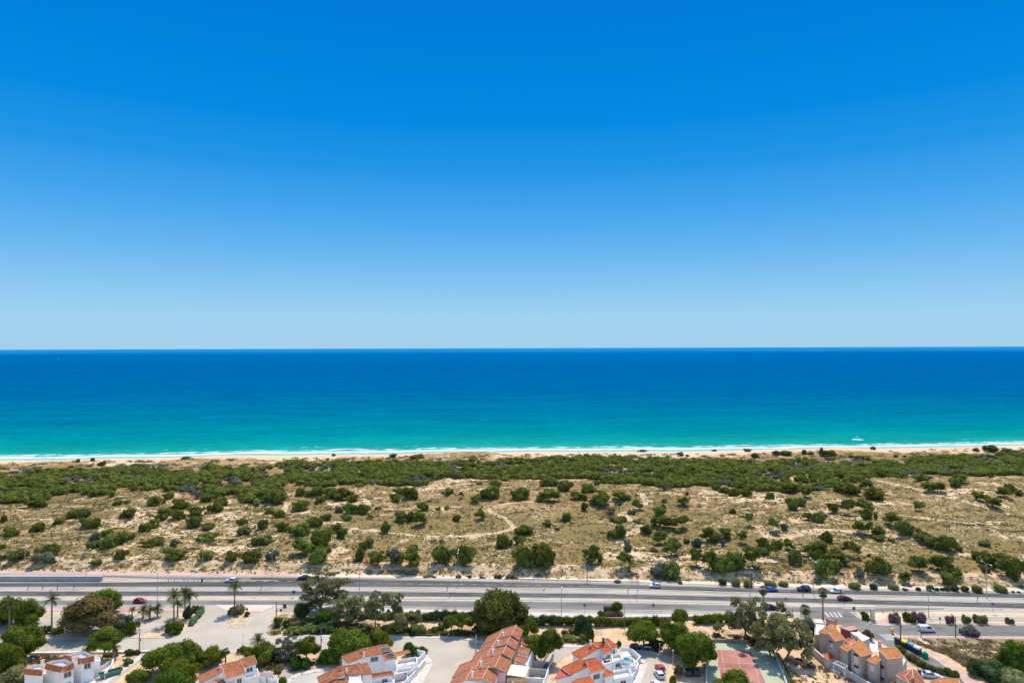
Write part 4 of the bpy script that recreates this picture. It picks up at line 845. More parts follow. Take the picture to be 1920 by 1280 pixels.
tt_(1442, 1232, 60, 80, 'airy', 'olive', .2, 'middle eucalyptus overhanging the tennis court corner', 'eucalyptus trees', 'eucalyptus_tree', tcx=1446)
tt_(1480, 1238, 82, 86, 'airy', 'olive', .2, 'biggest eucalyptus, between the tennis court and beige houses', 'eucalyptus trees', 'eucalyptus_tree', tcx=1472, limbs=6)
tt_(1516, 1205, 30, 52, 'broad', 'greygreen', .1, 'grey green tree against the first beige house', BG)
tt_(1465, 1150, 18, 24, 'airy', 'olive', .15, 'wispy bush beside the purple car', BG)
tt_(1380, 1298, 66, 44, 'pine', 'pine', .1, 'pine cut by the bottom edge over the tennis court', PG, 'pine_tree')
tt_(1348, 1292, 26, 22, 'round', 'olive', .05, 'small round tree left of the pine on the court', BG)
tt_(1157, 1151, 22, 26, 'round', 'bright', .25, 'yellow green round tree shading the bus shelter', BG)
tt_(495, 1240, 52, 38, 'pine', 'pine', .1, 'low pine under the palm beside the town road', PG, 'pine_tree')
tt_(470, 1238, 26, 26, 'broad', 'pine', .1, 'small green tree left of the low pine', BG)
tt_(536, 1238, 44, 46, 'airy', 'greygreen', .2, 'grey green tree behind the yard of the second house', BG, tcx=533)
tt_(574, 1240, 46, 50, 'pine', 'pine', .3, 'pine shading the gravel yard left of the third house', PG, 'pine_tree', tcx=580)
tt_(562, 1251, 34, 24, 'mound', 'bright', .05, 'bright low tree in the gravel yard', BG)
tt_(612, 1241, 32, 26, 'broad', 'bright', .05, 'green tree beside the grey pole and the town road', BG)
tt_(650, 1236, 74, 62, 'pine', 'pine', .12, 'big pine behind the third house, left one', PG, 'pine_tree')
tt_(708, 1222, 54, 44, 'pine', 'pine', .12, 'big pine behind the third house, right one', PG, 'pine_tree')
tt_(766, 1228, 20, 26, 'round', 'bright', .1, 'round green bush tree beside the third house pergola', BG)
tt_(530, 1285, 16, 18, 'round', 'bright', .05, 'little ball tree at the bottom beside the second house', BG)
tt_(1902, 1248, 52, 50, 'broad', 'pine', .05, 'large round tree at the right edge of the field', BG)
tt_(1870, 1275, 50, 34, 'broad', 'dark', .05, 'dark tree in the bottom right corner', BG)
tt_(1832, 1265, 32, 28, 'broad', 'dark', .05, 'dark tree left of the bottom right corner', BG)
tt_(1905, 1292, 50, 34, 'broad', 'olive', .05, 'olive tree cut by the bottom right corner', BG)
tt_(1272, 1268, 14, 22, 'broad', 'brown', .2, 'small russet tree behind the parked cars', BG)
tt_(1262, 1290, 16, 26, 'broad', 'pine', .1, 'little green tree beside the white parked car', BG)
# bushes and hedges of the town
def bu(cx, by, w, h, leaf, label, kind='shrub', group='garden bushes', name='bush', **kw): return shrub(cx, by, w, h, kind, leaf, name, label, 'bush', group, terr=False, **kw)
for a in ((83,1190,20,16,'dark','dark bush left of the foot of the car park palm'),(103,1190,22,14,'shrub','green bush at the foot of the car park palm'),(238,1191,30,24,'pine','dark bush below the silvery olive tree'),
 (349,1161,18,24,'dark','dark round bush between the palm trunks'),(322,1190,34,24,'pine','round bush with purple flowers beside it'),(362,1150,18,14,'brown','russet bush at the road corner beside the palms'),
 (440,1154,30,18,'olive','bush at the foot of the traffic island palm'),(462,1156,11,10,'brown','small brown bush right on the traffic island'),(534,1178,14,16,'bright','bright small bush left of the sandy garden'),
 (545,1192,34,12,'shrub','low bush beside the town road behind the kerb'),(575,1190,40,12,'shrub','low spreading bush along the sandy garden'),(610,1188,40,14,'dark','dark low bush along the sandy garden'),(560,1175,40,12,'brown','brown dry bush in the sandy garden'),
 (520,1176,14,20,'shrub','green bush at the corner by the grey pole'),(640,1184,26,14,'brown','dry bush in shade under the eucalyptus pair'),(690,1190,24,10,'brown','dry low bush left of the forked eucalyptus foot'),(782,1190,30,18,'shrub','bush on the sand strip left of the pine pair'),
 (814,1187,14,12,'shrub','small bush left of the pine pair'),(826,1183,18,12,'brown','brown bush left of the pine pair'),(905,1196,50,20,'dark','dark undergrowth left below the biggest tree'),(950,1192,50,18,'dark','dark undergrowth right below the biggest tree'),
 (1070,1204,30,10,'shrub','left bush of the row behind the kerb'),(1092,1206,22,14,'shrub','right bush of the row behind the kerb'),(1232,1222,26,22,'dark','dark bush beside the cul de sac'),(1160,1213,10,12,'dark','tiny dark bush right of the orange gable'),
 (783,1229,34,10,'dark','dark low hedge bush beside the white balustrade'),(1625,1163,15,16,'bright','ball shaped bush on the triangular island'),(1632,1201,25,18,'brown','round russet bush beside the pedestrian crossing'),
 (1830,1195,34,14,'grey','dry grey bush on the field edge below the side road'),(1815,1192,22,16,'greygreen','wispy grey green bush at the side road edge'),(285,1229,14,8,'shrub','left low bush in the triangular garden'),
 (240,1229,18,10,'bright','bright low bush in the triangular garden'),(255,1228,12,9,'brown','brown low bush in the triangular garden'),(235,1248,20,12,'shrub','olive bush at the tip of the triangular garden'),
 (545,1218,16,8,'shrub','bush under the gravel yard trees'),(500,1254,30,10,'brown','dry bush behind the second house'),(520,1262,16,14,'shrub','green bush right of the second house'),(455,1224,26,9,'pine','hedge like bush behind the second house'),
 (447,1225,10,9,'brown','small brown bush behind the second house'),(1420,1212,30,9,'brown','dry heap of brush above the tennis court'),(1345,1195,18,6,'brown','small dry heap below the thin young tree'),(1083,1190,34,8,'brown','dry brush heap left of the cypress')): bu(*a)
for i, (x, by, w, h, lf) in enumerate(((1680,1168,20,18,'pink'),(1709,1167,22,17,'pine'),(1728,1168,22,21,'pink'),(1785,1170,17,17,'pink'),(1814,1169,15,16,'shrub'),(1843,1170,22,16,'olive'),(1896,1170,14,12,'olive'))):
    bu(x, by, w, h, lf, f'{"pink flowering oleander" if lf == "pink" else "green oleander bush"}, {ordn(i+1)} bush from the left along the side road', 'mound', 'oleanders along the side road', 'oleander_bush')
def hedge(pts, w, h, label, leaf='pine', seed=0, flowers=None, name='hedge', group=None):
    """pts pixel polyline on the ground, w and h metres"""
    rng = NR(len(pts)*5+seed); P = [G(x, y, 0) for x, y in pts]; bl = []
    for a, b in zip(P, P[1:]):
        n = max(1, int((b-a).length/(w*.5)))
        for i in range(n): c = a.lerp(b, (i+.5)/n); s = rng.uniform(.8, 1.25); bl.append((c.x+rng.normal(0, w*.12)-P[0].x, c.y+rng.normal(0, w*.12)-P[0].y, h*.5*s, w*.55, w*.55, h*.55*s))
    me = leaf_mesh('leaves', rng, bl, min(16000, len(bl)*220), .2); o = link(name, me, LEAFS[leaf], None, P[0]); return tag(o, label, 'hedge', group)
hedge([(790,1161),(880,1163),(960,1171),(1050,1171)], 2.6, 2.6, 'long dark hedge between the pavement and sand, left stretch', 'dark', 1)
hedge([(1050,1171),(1120,1172),(1180,1172),(1250,1171)], 2.6, 2.4, 'long flowering hedge between the pavement and sand, right stretch', 'pine', 2)
hedge([(1300,1168),(1340,1167),(1390,1164)], 2.6, 2.3, 'short green hedge above the thin young tree', 'pine', 3)
hedge([(1122,1154),(1165,1156)], 1.8, 1.6, 'low brown hedge in front of the bus shelter', 'brown', 4)
hedge([(630,1156),(700,1158),(790,1160)], 2.2, 1.8, 'olive hedge behind the slim eucalyptus trees', 'olive', 5)
hedge([(1681,1216),(1695,1226)], 1.3, 1.3, 'leafy hedge above the third beige house roof', 'pine', 6)
hedge([(1700,1232),(1716,1241),(1734,1251),(1764,1262)], 1.6, 1.4, 'flowering hedge between the street and car port', 'shrub', 7)
hedge([(1770,1262),(1795,1271)], 1.8, 1.6, 'dark green hedge beside the street, nearest stretch', 'pine', 8)
hedge([(380,1142),(372,1155),(357,1173)], 1.6, 1.1, 'row of agaves along the curved kerb', 'agave', 9, name='agave_row')
hedge([(312,1184),(330,1186),(340,1178)], .9, .9, 'purple bougainvillea at the rim of the palm bed', 'pink', 10, name='bougainvillea')
hedge([(1455,1228),(1470,1255),(1485,1285)], 1.2, .9, 'ivy strip along the tennis court wall', 'pine', 11)
hedge([(215,1220),(218,1230),(196,1230)], 1.0, .8, 'low hedge beside the stout palm', 'shrub', 12)
#@@BUILT
# ------------------------------------------------------------------ houses
def tile_mat(name, a, b):
    m = mat(name, a, rough=.9, var=b, scale=1.1, detail=8, bump=.0); t = m.node_tree; B = t.nodes['Principled BSDF']
    tc = N(t, 'ShaderNodeTexCoord'); w = N(t, 'ShaderNodeTexWave'); w.bands_direction = 'X'; w.inputs['Scale'].default_value = 1.6; w.inputs['Distortion'].default_value = .6; w.inputs['Detail'].default_value = 2
    mp = N(t, 'ShaderNodeMapping'); mp.inputs['Rotation'].default_value = (0, 0, .35); t.links.new(tc.outputs['Object'], mp.inputs[0]); t.links.new(mp.outputs[0], w.inputs['Vector'])
    bp = N(t, 'ShaderNodeBump'); bp.inputs['Strength'].default_value = .9; bp.inputs['Distance'].default_value = .12; t.links.new(w.outputs[0], bp.inputs['Height']); t.links.new(bp.outputs[0], B.inputs['Normal']); return m
TILE = tile_mat('terracotta_tiles', (.42,.13,.055), (.60,.235,.115)); TILEB = tile_mat('brown_terracotta_tiles', (.38,.13,.06), (.54,.22,.115)); TILER = tile_mat('red_orange_tiles', (.56,.105,.035), (.70,.19,.075)); TILEO = tile_mat('orange_tiles', (.62,.20,.055), (.80,.34,.12))
RIM = mat('light_tile_rim', (.58,.29,.18), var=(.66,.38,.26), scale=3); RIMO = mat('orange_tile_rim', (.66,.38,.22), var=(.72,.5,.34), scale=3)
WHITE = mat('white_render', (.86,.84,.82), var=(.77,.75,.73), scale=.7, detail=6, lo=.3, hi=.75); PINKW = mat('pink_render', (.62,.38,.34), var=(.68,.48,.42), scale=.7); BEIGE = mat('beige_render', (.37,.315,.27), var=(.44,.38,.33), scale=.5, detail=6)
CREAM = mat('cream_render', (.66,.58,.46), var=(.7,.64,.54), scale=.7); GLASS = mat('window_glass', (.05,.07,.09), rough=.15, spec=.6); SHUT = mat('roller_shutter', (.50,.50,.47), var=(.58,.57,.53), scale=2); FRAME = mat('window_frame', (.72,.71,.69))
FLOORT = mat('terrace_floor', (.62,.58,.53), var=(.70,.66,.61), scale=1); GREYF = mat('grey_terrace', (.40,.42,.46), var=(.48,.49,.52), scale=1); OCHRE = mat('ochre_render', (.58,.36,.12), var=(.64,.44,.18), scale=1); AWN = mat('cream_awning', (.72,.66,.48), var=(.76,.70,.54), scale=2)
DARKM = mat('dark_metal', (.05,.05,.055), rough=.6); STEEL = mat('galvanised_steel', (.38,.39,.40), rough=.5, metal=.3); WMETAL = mat('white_painted_metal', (.78,.78,.77), rough=.5)
ADOBE = mat('grey_wall', (.42,.38,.34), var=(.50,.46,.41), scale=.6, detail=6); WCAP = mat('wall_cap', (.66,.64,.61), var=(.72,.7,.67), scale=1)
def W3(p): return G(p[0], p[1], p[2])
class House:
    def __init__(s, label, base, name='house', cat='house', group=None):
        s.o = G(base[0], base[1], 0); s.root = empty(name, s.o, label, cat, group)
    def add(s, name, mb, m, parent=None, bev=0):
        o = mb.build(name, m, parent or s.root, rel=s.o)
        if parent is not None: pass
        if bev: bevel(o, bev, 1)
        return o
    def roof(s, pts, m=None, wall=None, rim=None, over=.35, t=.16, z0=0, edges='all', walls=True):
        P = [W3(p) for p in pts]; c = sum(P, Vector())/len(P)
        Q = [p+((p-c)*Vector((1,1,0))).normalized()*over if over else p.copy() for p in P]
        # keep the slope when the eaves grow
        r = s.add('roof', MB().slab(Q, t), m or TILE)
        if rim is not False:
            mb = MB(); n = len(Q)
            for i in range(n):
                if edges == 'all' or i in edges: mb.tube(Q[i]+Vector((0,0,.05)), Q[(i+1) % n]+Vector((0,0,.05)), .10, .10, 6)
            s.add('ridge_tiles', mb, rim or RIM, r)
        if walls:
            zb = z0; k = c; Pw = [(p.x, p.y, p.z-t-.01) for p in P]; s.add('wall', MB().prism(Pw, zb), wall or WHITE)
        return P
    def flat(s, pts, h=.5, wall=None, floor=None, skirt=(), rim=True, th=.22, z0=0):
        """flat roof or terrace with a parapet all round, tile skirt on some edges"""
        P = [W3(p)-Vector((0,0,h)) for p in pts]; a = sum(P[i].x*P[(i+1) % len(P)].y-P[(i+1) % len(P)].x*P[i].y for i in range(len(P)))
        if a < 0: P.reverse(); skirt = [len(P)-2-i if i < len(P)-1 else len(P)-1 for i in skirt]
        s.add('wall', MB().prism(P, z0), wall or WHITE); c = sum(P, Vector())/len(P)
        s.add('terrace_floor', MB().prism([(p.x+(c.x-p.x)*.04, p.y+(c.y-p.y)*.04, p.z+.03) for p in P], P[0].z-.1), floor or FLOORT)
        mb = MB(); rb = MB(); sb = MB(); n = len(P)
        for i in range(n):
            A, B = P[i], P[(i+1) % n]; d = (B-A).normalized(); nn = Vector((d.y, -d.x, 0)); A1, B1 = A+d*.003*i, B-d*.003*i
            mb.prism([A1, B1, B1-nn*th, A1-nn*th], P[0].z-.05, P[0].z+h-.002*i)
            rb.tube(Vector((A.x, A.y, A.z+h+.04))-nn*th*.5, Vector((B.x, B.y, B.z+h+.04))-nn*th*.5, .12, .12, 6)
            if i in skirt: q = [A+Vector((0,0,h)), B+Vector((0,0,h)), B+nn*.45+Vector((0,0,h-1.05)), A+nn*.45+Vector((0,0,h-1.05))]; sb.slab(q, .14)
        s.add('parapet', mb, wall or WHITE)
        if rim: s.add('parapet_cap', rb, RIM)
        if sb.v: s.add('tile_skirt', sb, TILE)
        return P
    def window(s, A, B, u, drop, w, h, shut=False, bars=True):
        """on the wall whose top runs A-B (photo px + z); centre drop m below the top"""
        A, B = W3(A), W3(B); d = (B-A)*Vector((1,1,0)); d = d.normalized(); n = Vector((d.y, -d.x, 0))
        if n.y > 0: n = -n
        c = A.lerp(B, u); c.z -= drop; c = c+n*.03
        def rect(w_, h_, o0, o1, cz=0):
            a = c-d*(w_/2)+n*o0; b = c+d*(w_/2)+n*o0; a2, b2 = a+n*(o1-o0), b+n*(o1-o0); return [a, b, b2, a2], c.z-h_/2+cz, c.z+h_/2+cz
        f = MB(); 
        for (sx, w_) in ((-1, .09), (1, .09), (0, .06)): 
            cc = c+d*(sx*(w/2-.03)); f.prism([cc-d*w_/2, cc+d*w_/2, cc+d*w_/2+n*.09, cc-d*w_/2+n*.09], c.z-h/2, c.z+h/2)
        for sz in (-1, 1): f.prism([c-d*(w/2+.02), c+d*(w/2+.02), c+d*(w/2+.02)+n*.1, c-d*(w/2+.02)+n*.1], c.z+sz*h/2-.05, c.z+sz*h/2+.05)
        fo = s.add('window', f, FRAME)
        r, z0, z1 = rect(w-.05, h-.05, 0, .05); s.add('pane' if not shut else 'shutter', MB().prism(r, z0, z1), GLASS if not shut else SHUT, fo)
        sill = MB().prism(rect(w+.3, .1, 0, .2)[0], c.z-h/2-.16, c.z-h/2-.06); s.add('sill', sill, WCAP, fo)
        return fo
    def door(s, A, B, u, top, w=1.0, h=2.1, m=None):
        A, B = W3(A), W3(B); d = ((B-A)*Vector((1,1,0))).normalized(); n = Vector((d.y, -d.x, 0)); n = -n if n.y > 0 else n; c = A.lerp(B, u); c.z = top
        s.add('door', MB().prism([c-d*w/2, c+d*w/2, c+d*w/2+n*.07, c-d*w/2+n*.07], top-h, top), m or DARKM)
    def awning(s, A, B, u, top, w=1.3):
        A, B = W3(A), W3(B); d = ((B-A)*Vector((1,1,0))).normalized(); n = Vector((d.y, -d.x, 0)); n = -n if n.y > 0 else n; c = A.lerp(B, u); c.z = top
        s.add('window_canopy', MB().slab([c-d*w/2+Vector((0,0,.25)), c+d*w/2+Vector((0,0,.25)), c+d*w/2+n*.55, c-d*w/2+n*.55], .07), DARKM)
    def chimney(s, p, h=1.0, w=.5, m=None, cap=None):
        c = W3(p); mb = MB().box((c.x, c.y, c.z+h/2-.4), (w, w, h+.8)); o = s.add('chimney', mb, m or WHITE); s.add('chimney_cap', MB().box((c.x, c.y, c.z+h+.12), (w*1.35, w*1.35, .16)), cap or RIM, o)
    def rail(s, pts, h=.95, m=None, post=1.2):
        P = [W3(p) for p in pts]; mb = MB()
        for a, b in zip(P, P[1:]):
            mb.tube(a+Vector((0,0,h)), b+Vector((0,0,h)), .05, .05, 5); mb.tube(a+Vector((0,0,.12)), b+Vector((0,0,.12)), .035, .035, 5); n = max(2, int((b-a).length/.22))
            for i in range(n+1): q = a.lerp(b, i/n); mb.tube(q, q+Vector((0,0,h)), .02 if i % 6 else .05, .02 if i % 6 else .05, 4)
        return s.add('railing', mb, m or WMETAL)
    def pergola(s, pts, z0, m=None, n=5):
        P = [W3(p) for p in pts]; mb = MB()
        for p in P: mb.tube((p.x, p.y, z0), p, .09, .09, 6)
        for i in range(4): mb.tube(P[i], P[(i+1) % 4], .09, .09, 5)
        for i in range(1, n): mb.tube(P[0].lerp(P[1], i/n), P[3].lerp(P[2], i/n), .05, .05, 4)
        return s.add('pergola', mb, m or WMETAL)
    def wallrun(s, pts, h, m=None, th=.25, name='garden_wall', z0=0):
        P = [W3(p) for p in pts]; mb = MB()
        for k, (a, b) in enumerate(zip(P, P[1:])):
            d = (b-a).normalized(); n = Vector((-d.y, d.x, 0))*th/2; mb.prism([a-n, b-n, b+n, a+n], z0, z0+h+.003*k)
        return s.add(name, mb, m or WHITE)
# leftmost house: flat terraces with tiled parapets
h = House('white house with flat tiled parapets at the far left', (115, 1275))
P = [(46,1253,5.6),(80,1256,5.6),(82,1243,5.6),(54,1248,5.6)]; h.flat(P, .6, skirt=(0,)); P2 = [(86,1243,6.0),(117,1250,6.0),(138,1243,6.0),(122,1235,6.0),(98,1238,6.0)]; h.flat(P2, .6, skirt=(0, 1), floor=GREYF)
P3 = [(119,1227,6.2),(153,1234.5,6.2),(177,1228.5,6.2),(157,1219.5,6.2)]; h.flat(P3, .6, skirt=(0, 1), floor=GREYF); h.window(P2[1], P2[2], .45, 2.2, 1.7, 1.3); h.window(P3[1], P3[2], .45, 2.1, 1.5, 1.4); h.window(P2[1], P2[2], .45, 4.6, 1.6, .8)
h.flat([(176,1238,4.0),(188,1238,4.0),(187,1231,4.0),(176,1231,4.0)], .3, rim=False); h.flat([(82,1262,3.4),(107,1266,3.4),(112,1256,3.4),(86,1251,3.4)], .15, rim=False); h.rail([(84,1263,3.5),(106,1266,3.5),(111,1257,3.5)])
h.wallrun([(138,1280,0),(160,1268,0),(190,1258,0),(213,1243,0)], 1.3, CREAM); h.wallrun([(213,1243,0),(209,1256,0),(196,1272,0)], 1.6); h.chimney((80,1246,6.2), 1.1, .6); h.chimney((140,1238,6.4), .8, .9)
# second house
h = House('white house with stepped terracotta roofs, second from left', (440, 1284))
h.roof([(372,1268,4.0),(414,1247.5,5.6),(421,1254,5.6),(379,1278,4.0)], edges=(0,)); r = h.roof([(417,1246,7.2),(449.4,1238,7.2),(457.5,1260.6,5.7),(425.3,1270,5.7)]); h.roof([(450,1236,6.6),(474.4,1229,6.6),(479.4,1243,5.4),(456,1249.5,5.4)], edges=(0, 1))
h.roof([(404,1276,3.6),(425,1271.5,4.4),(432,1288,4.4),(402,1294,3.6)]); h.window((425.3,1270,5.7), (457.5,1260.6,5.7), .3, 1.6, 1.2, 1.2, True); h.window((425.3,1270,5.7), (457.5,1260.6,5.7), .72, 1.6, 1.2, 1.2); h.window((456,1249.5,5.4), (479.4,1243,5.4), .5, 1.1, 1.6, 1.1)
h.flat([(459,1272,3.4),(486,1265,3.4),(483,1252,3.4),(457,1259,3.4)], .75, rim=False); h.flat([(486,1266,2.6),(513,1268,2.6),(511,1261,2.6),(487,1260,2.6)], .4); h.window((486,1266,2.6), (513,1268,2.6), .6, .9, .8, 1.1); h.chimney((413,1250,5.6), .5, .45)
h.wallrun([(486,1282,0),(505,1278,0),(521,1276,0)], 1.5); h.rail([(459,1272,4.2),(486,1265,4.2)])
h.pergola([(503,1274,2.3),(519,1275,2.3),(517,1267,2.3),(503,1266,2.3)], 0)
# third house block
h = House('white terrace house with solar panels on its red roof', (690, 1250))
h.roof([(641.5,1231,4.6),(678,1216.8,6.5),(687,1228,6.5),(654,1241.5,4.6)], edges=(0,)); h.roof([(678,1216.8,6.9),(709,1211,6.9),(717,1224,5.9),(687,1229,5.9)], edges=(0,)); P = h.roof([(709,1211,6.9),(726,1208.5,6.9),(742,1232,4.9),(722,1236,4.9)])
def panel(hs, q, name='solar_panel'):
    V_ = [W3(p)+Vector((0,0,.12)) for p in q]; o = hs.add(name, MB().slab(V_, .07), mat('solar_glass', (.02,.03,.06), rough=.5, spec=.15)); hs.add('panel_frame', MB().tube(V_[0], V_[1], .04).tube(V_[1], V_[2], .04).tube(V_[2], V_[3], .04).tube(V_[3], V_[0], .04), STEEL, o)
panel(h, [(712.5,1215,6.55),(727,1212.5,6.55),(732,1220,6.0),(717,1223,6.0)]); panel(h, [(724,1226,5.7),(735,1224.5,5.65),(741,1230.5,5.1),(727,1232.5,5.15)])
h.flat([(690,1246,3.6),(722,1239,3.6),(718,1226,3.6),(688,1232,3.6)], .8, rim=False, floor=GREYF); h.window((687,1229,5.9), (717,1224,5.9), .5, 1.1, 2.0, 1.2); h.flat([(722,1249,3.2),(744,1244,3.2),(741,1234,3.2),(722,1238,3.2)], .8, rim=False)
h.roof([(735,1224,3.4),(763,1218.5,3.4),(767,1222.5,2.9),(744,1229,2.9)], TILEO, walls=False, t=.12); h.add('canopy_posts', MB().tube(G(744,1229,2.8), G(744,1229,0)*1, .1).tube(G(766,1223,2.8), G(766,1223,0), .1).tube(G(763,1219.5,3.2), G(763,1219.5,0), .1), WHITE)
h.flat([(744,1250,1.2),(783,1242,1.2),(781,1230,1.2),(745,1236,1.2)], .9, rim=False); h.window((654,1241.5,4.6), (687,1228,6.5), .55, 1.5, 1.0, 1.0); h.chimney((683,1229,6.4), .7, .5, CREAM)
h.wallrun([(783,1245,0),(797,1231,0),(782,1227,0)], 1.5); h.rail([(783,1242,1.5),(797,1231,1.5),(783,1226.5,1.5)], 1.0); h.add('pot_plant', MB().tube(G(760,1262,2.1), G(760,1262,2.6), .2, .28), TILE)
h = House('white terrace house cut by the bottom edge beside the apron', (700, 1282))
h.roof([(596,1269.5,4.2),(636,1250,6.2),(647,1260.5,6.2),(606,1282,4.2)], edges=(0,)); h.roof([(636,1250,6.6),(668,1245,6.6),(678,1262,5.5),(649,1264,5.5)], TILEB, edges=(0,1)); h.roof([(670,1246,6.4),(688,1242.5,6.4),(697,1261.5,5.2),(680,1263,5.2)], TILEB, edges=(0,3))
h.roof([(697,1262.5,4.6),(731,1257.5,4.6),(736,1264,4.0),(700,1269,4.0)]); h.roof([(597,1281,4.2),(620,1271,5.1),(645,1268,5.1),(653,1286,4.4),(602,1296,3.6)]); h.flat([(653,1282,5.2),(680,1279,5.2),(674,1264,5.2),(655,1267,5.2)], .2, rim=False)
h.flat([(700,1283,2.6),(737,1276,2.6),(735,1266,2.6),(700,1270,2.6)], .5, rim=False, floor=GREYF); h.window((700,1269,4.0), (736,1264,4.0), .6, 1.3, 1.4, 1.2); h.flat([(738,1283,1.4),(766,1275,1.4),(764,1262,1.4),(738,1267,1.4)], .9, rim=False, floor=mat('brown_floor', (.40,.30,.26)))
h.wallrun([(748,1296,0),(772,1275,0),(796,1247,0)], 1.5); h.flat([(738,1264,2.2),(770,1257,2.2),(784,1247,2.2),(745,1252,2.2)], .8, rim=False); h.rail([(738,1265,3.0),(770,1258,3.0),(784,1248,3.0)]); h.chimney((650,1255,6.5), .3, .4)
# brown terrace, five stepped units
units = [((904.8,1212),4.5,8.0,2.0),((894,1229),4.5,8.0,2.3),((880.6,1244.8),4.5,8.6,2.4),((850,1268),4.5,10.4,2.8),((840,1288),4.5,8.4,2.6)]
nm = ['farthest','second farthest','middle','second nearest','nearest']
for i, ((ex, ey), ze, wd, rt) in enumerate(units):
    E = G(ex, ey, ze); r_ = Vector((.2, .98, 0)).normalized(); c_ = Vector((.985, -.06 if i else -.12, 0)); dep = 6.3
    h = House(f'{nm[i]} unit of the stepped terrace with brown tile roofs', (ex+30, ey+14), 'terrace_house', group='stepped terrace houses with brown roofs')
    def pt(s_, t_, z): q = E+c_*s_+r_*t_; q.z = z; return q
    def roofw(Q, m, edges):
        r = h.add('roof', MB().slab(Q, .16), m); mb = MB()
        for k in edges: mb.tube(Q[k]+Vector((0,0,.05)), Q[(k+1) % 4]+Vector((0,0,.05)), .14, .14, 6)
        h.add('ridge_tiles', mb, RIM, r)
    dz = -.32*i; a = wd*.52; zr, zp = ze+2.3+dz*.2, ze+3.7+dz
    roofw([pt(-.3,-.2,ze-.1), pt(a,-.2,zr), pt(a,dep,zr), pt(-.3,dep,ze-.1)], TILEB if i != 3 else TILE, (0, 1, 2)); roofw([pt(a,-.2,zr), pt(wd,-.2,zp), pt(wd,dep,zp), pt(a,dep,zr)], TILE if i in (0, 4) else TILEB, (0, 2)); roofw([pt(wd,-.2,zp), pt(wd+rt,-.2,zp-1.3), pt(wd+rt,dep,zp-1.3), pt(wd,dep,zp)], TILEB, (3, 0))
    wb = MB().prism([pt(0,0,ze-.2), pt(a,0,zr-.2), pt(wd,0,zp-.2), pt(wd+rt-.3,0,zp-1.45), pt(wd+rt-.3,dep-.2,zp-1.45), pt(wd,dep-.2,zp-.2), pt(a,dep-.2,zr-.2), pt(0,dep-.2,ze-.2)], 0); h.add('wall', wb, PINKW if i < 4 else WHITE)
    q = pt(a+1.5, .3, zr+.6); h.add('chimney', MB().box((q.x, q.y, q.z+.4), (.45,.45,1.6)), WHITE); 
    tz = 3.4-.1*i; q1 = [pt(wd+rt-.3, .2, tz), pt(wd+rt+3.6, .2, tz), pt(wd+rt+3.6, dep-.5, tz), pt(wd+rt-.3, dep-.5, tz)]; h.add('terrace', MB().prism(q1, 0), WHITE if i != 3 else OCHRE)
    if i in (0, 1, 2): roofw([pt(wd+rt+.2,1.2,tz+2.0), pt(wd+rt+3.2,1.2,tz+1.3), pt(wd+rt+3.2,dep-2,tz+1.3), pt(wd+rt+.2,dep-2,tz+2.0)], TILER if i == 0 else TILE, (0, 2)); h.add('roof_support', MB().box(tuple(pt(wd+rt+1.5, dep/2, tz+.5)), (2.4, 2.6, 1.6)), WHITE)
    if i == 3: h.add('awning', MB().slab([pt(wd+rt-.2,.4,tz+2.1), pt(wd+rt+4.6,.4,tz+1.6), pt(wd+rt+4.6,dep-.3,tz+1.6), pt(wd+rt-.2,dep-.3,tz+2.1)], .08), AWN); h.add('balcony_wall', MB().prism([pt(wd+rt+.1,.5,0), pt(wd+rt+4.2,.5,0), pt(wd+rt+4.2,.8,0), pt(wd+rt+.1,.8,0)], tz, tz+1.3), OCHRE)
    fr_ = MB(); 
    for (s0, t0) in ((wd+rt+3.6,.2),(wd+rt+3.6,dep-.5),(wd+rt+.2,.2)): q = pt(s0,t0,0); fr_.box((q.x, q.y, tz+.5), (.12,.12,1.0))
    for (A_, B_) in ((q1[0], q1[1]), (q1[1], q1[2])):
        fr_.tube(A_+Vector((0,0,.95)), B_+Vector((0,0,.95)), .05); 
        for k in range(9): q = A_.lerp(B_, k/8); fr_.tube(q, q+Vector((0,0,.95)), .025, .025, 4)
    h.add('railing', fr_, WMETAL)
    gw = MB(); g1, g2 = pt(wd+rt+8.5,-.6,0), pt(wd+rt+8.5,dep-.8,0); d = (g2-g1).normalized(); n = Vector((-d.y,d.x,0))*.12; gw.prism([g1-n,g2-n,g2+n,g1+n],0,1.7); g3 = pt(wd+rt+3.6,-.2,0); d = (g1-g3).normalized(); n = Vector((-d.y,d.x,0))*.12; gw.prism([g3-n,g1-n,g1+n,g3+n],0,1.72); h.add('garden_wall', gw, WHITE if i > 1 else ADOBE)
    for u, zz in ((.35, 2.2), (.75, 2.2)):
        q = pt(wd*u+1, -.04, zz+.9); 
        if i == 4 or i == 3: w_ = h.add('window', MB().box(tuple(q), (1.3, .1, 1.2)), FRAME); h.add('pane', MB().box((q.x, q.y-.05, q.z), (1.1, .06, 1.0)), GLASS, w_)
    q = pt(wd+rt-.25, dep*.4, tz+.0); w_ = h.add('window', MB().box((q.x, q.y, tz+1.15), (.1, 1.6, 1.9)), FRAME); h.add('pane', MB().box((q.x+.06, q.y, tz+1.15), (.06, 1.4, 1.7)), GLASS, w_)
    for k in range(2): q = pt(-.04, 1.5+2.8*k, 2.6); w_ = h.add('window', MB().box(tuple(q), (.1, .9, 1.1)), FRAME); h.add('pane', MB().box((q.x-.05, q.y, q.z), (.06,.75,.95)), GLASS, w_)
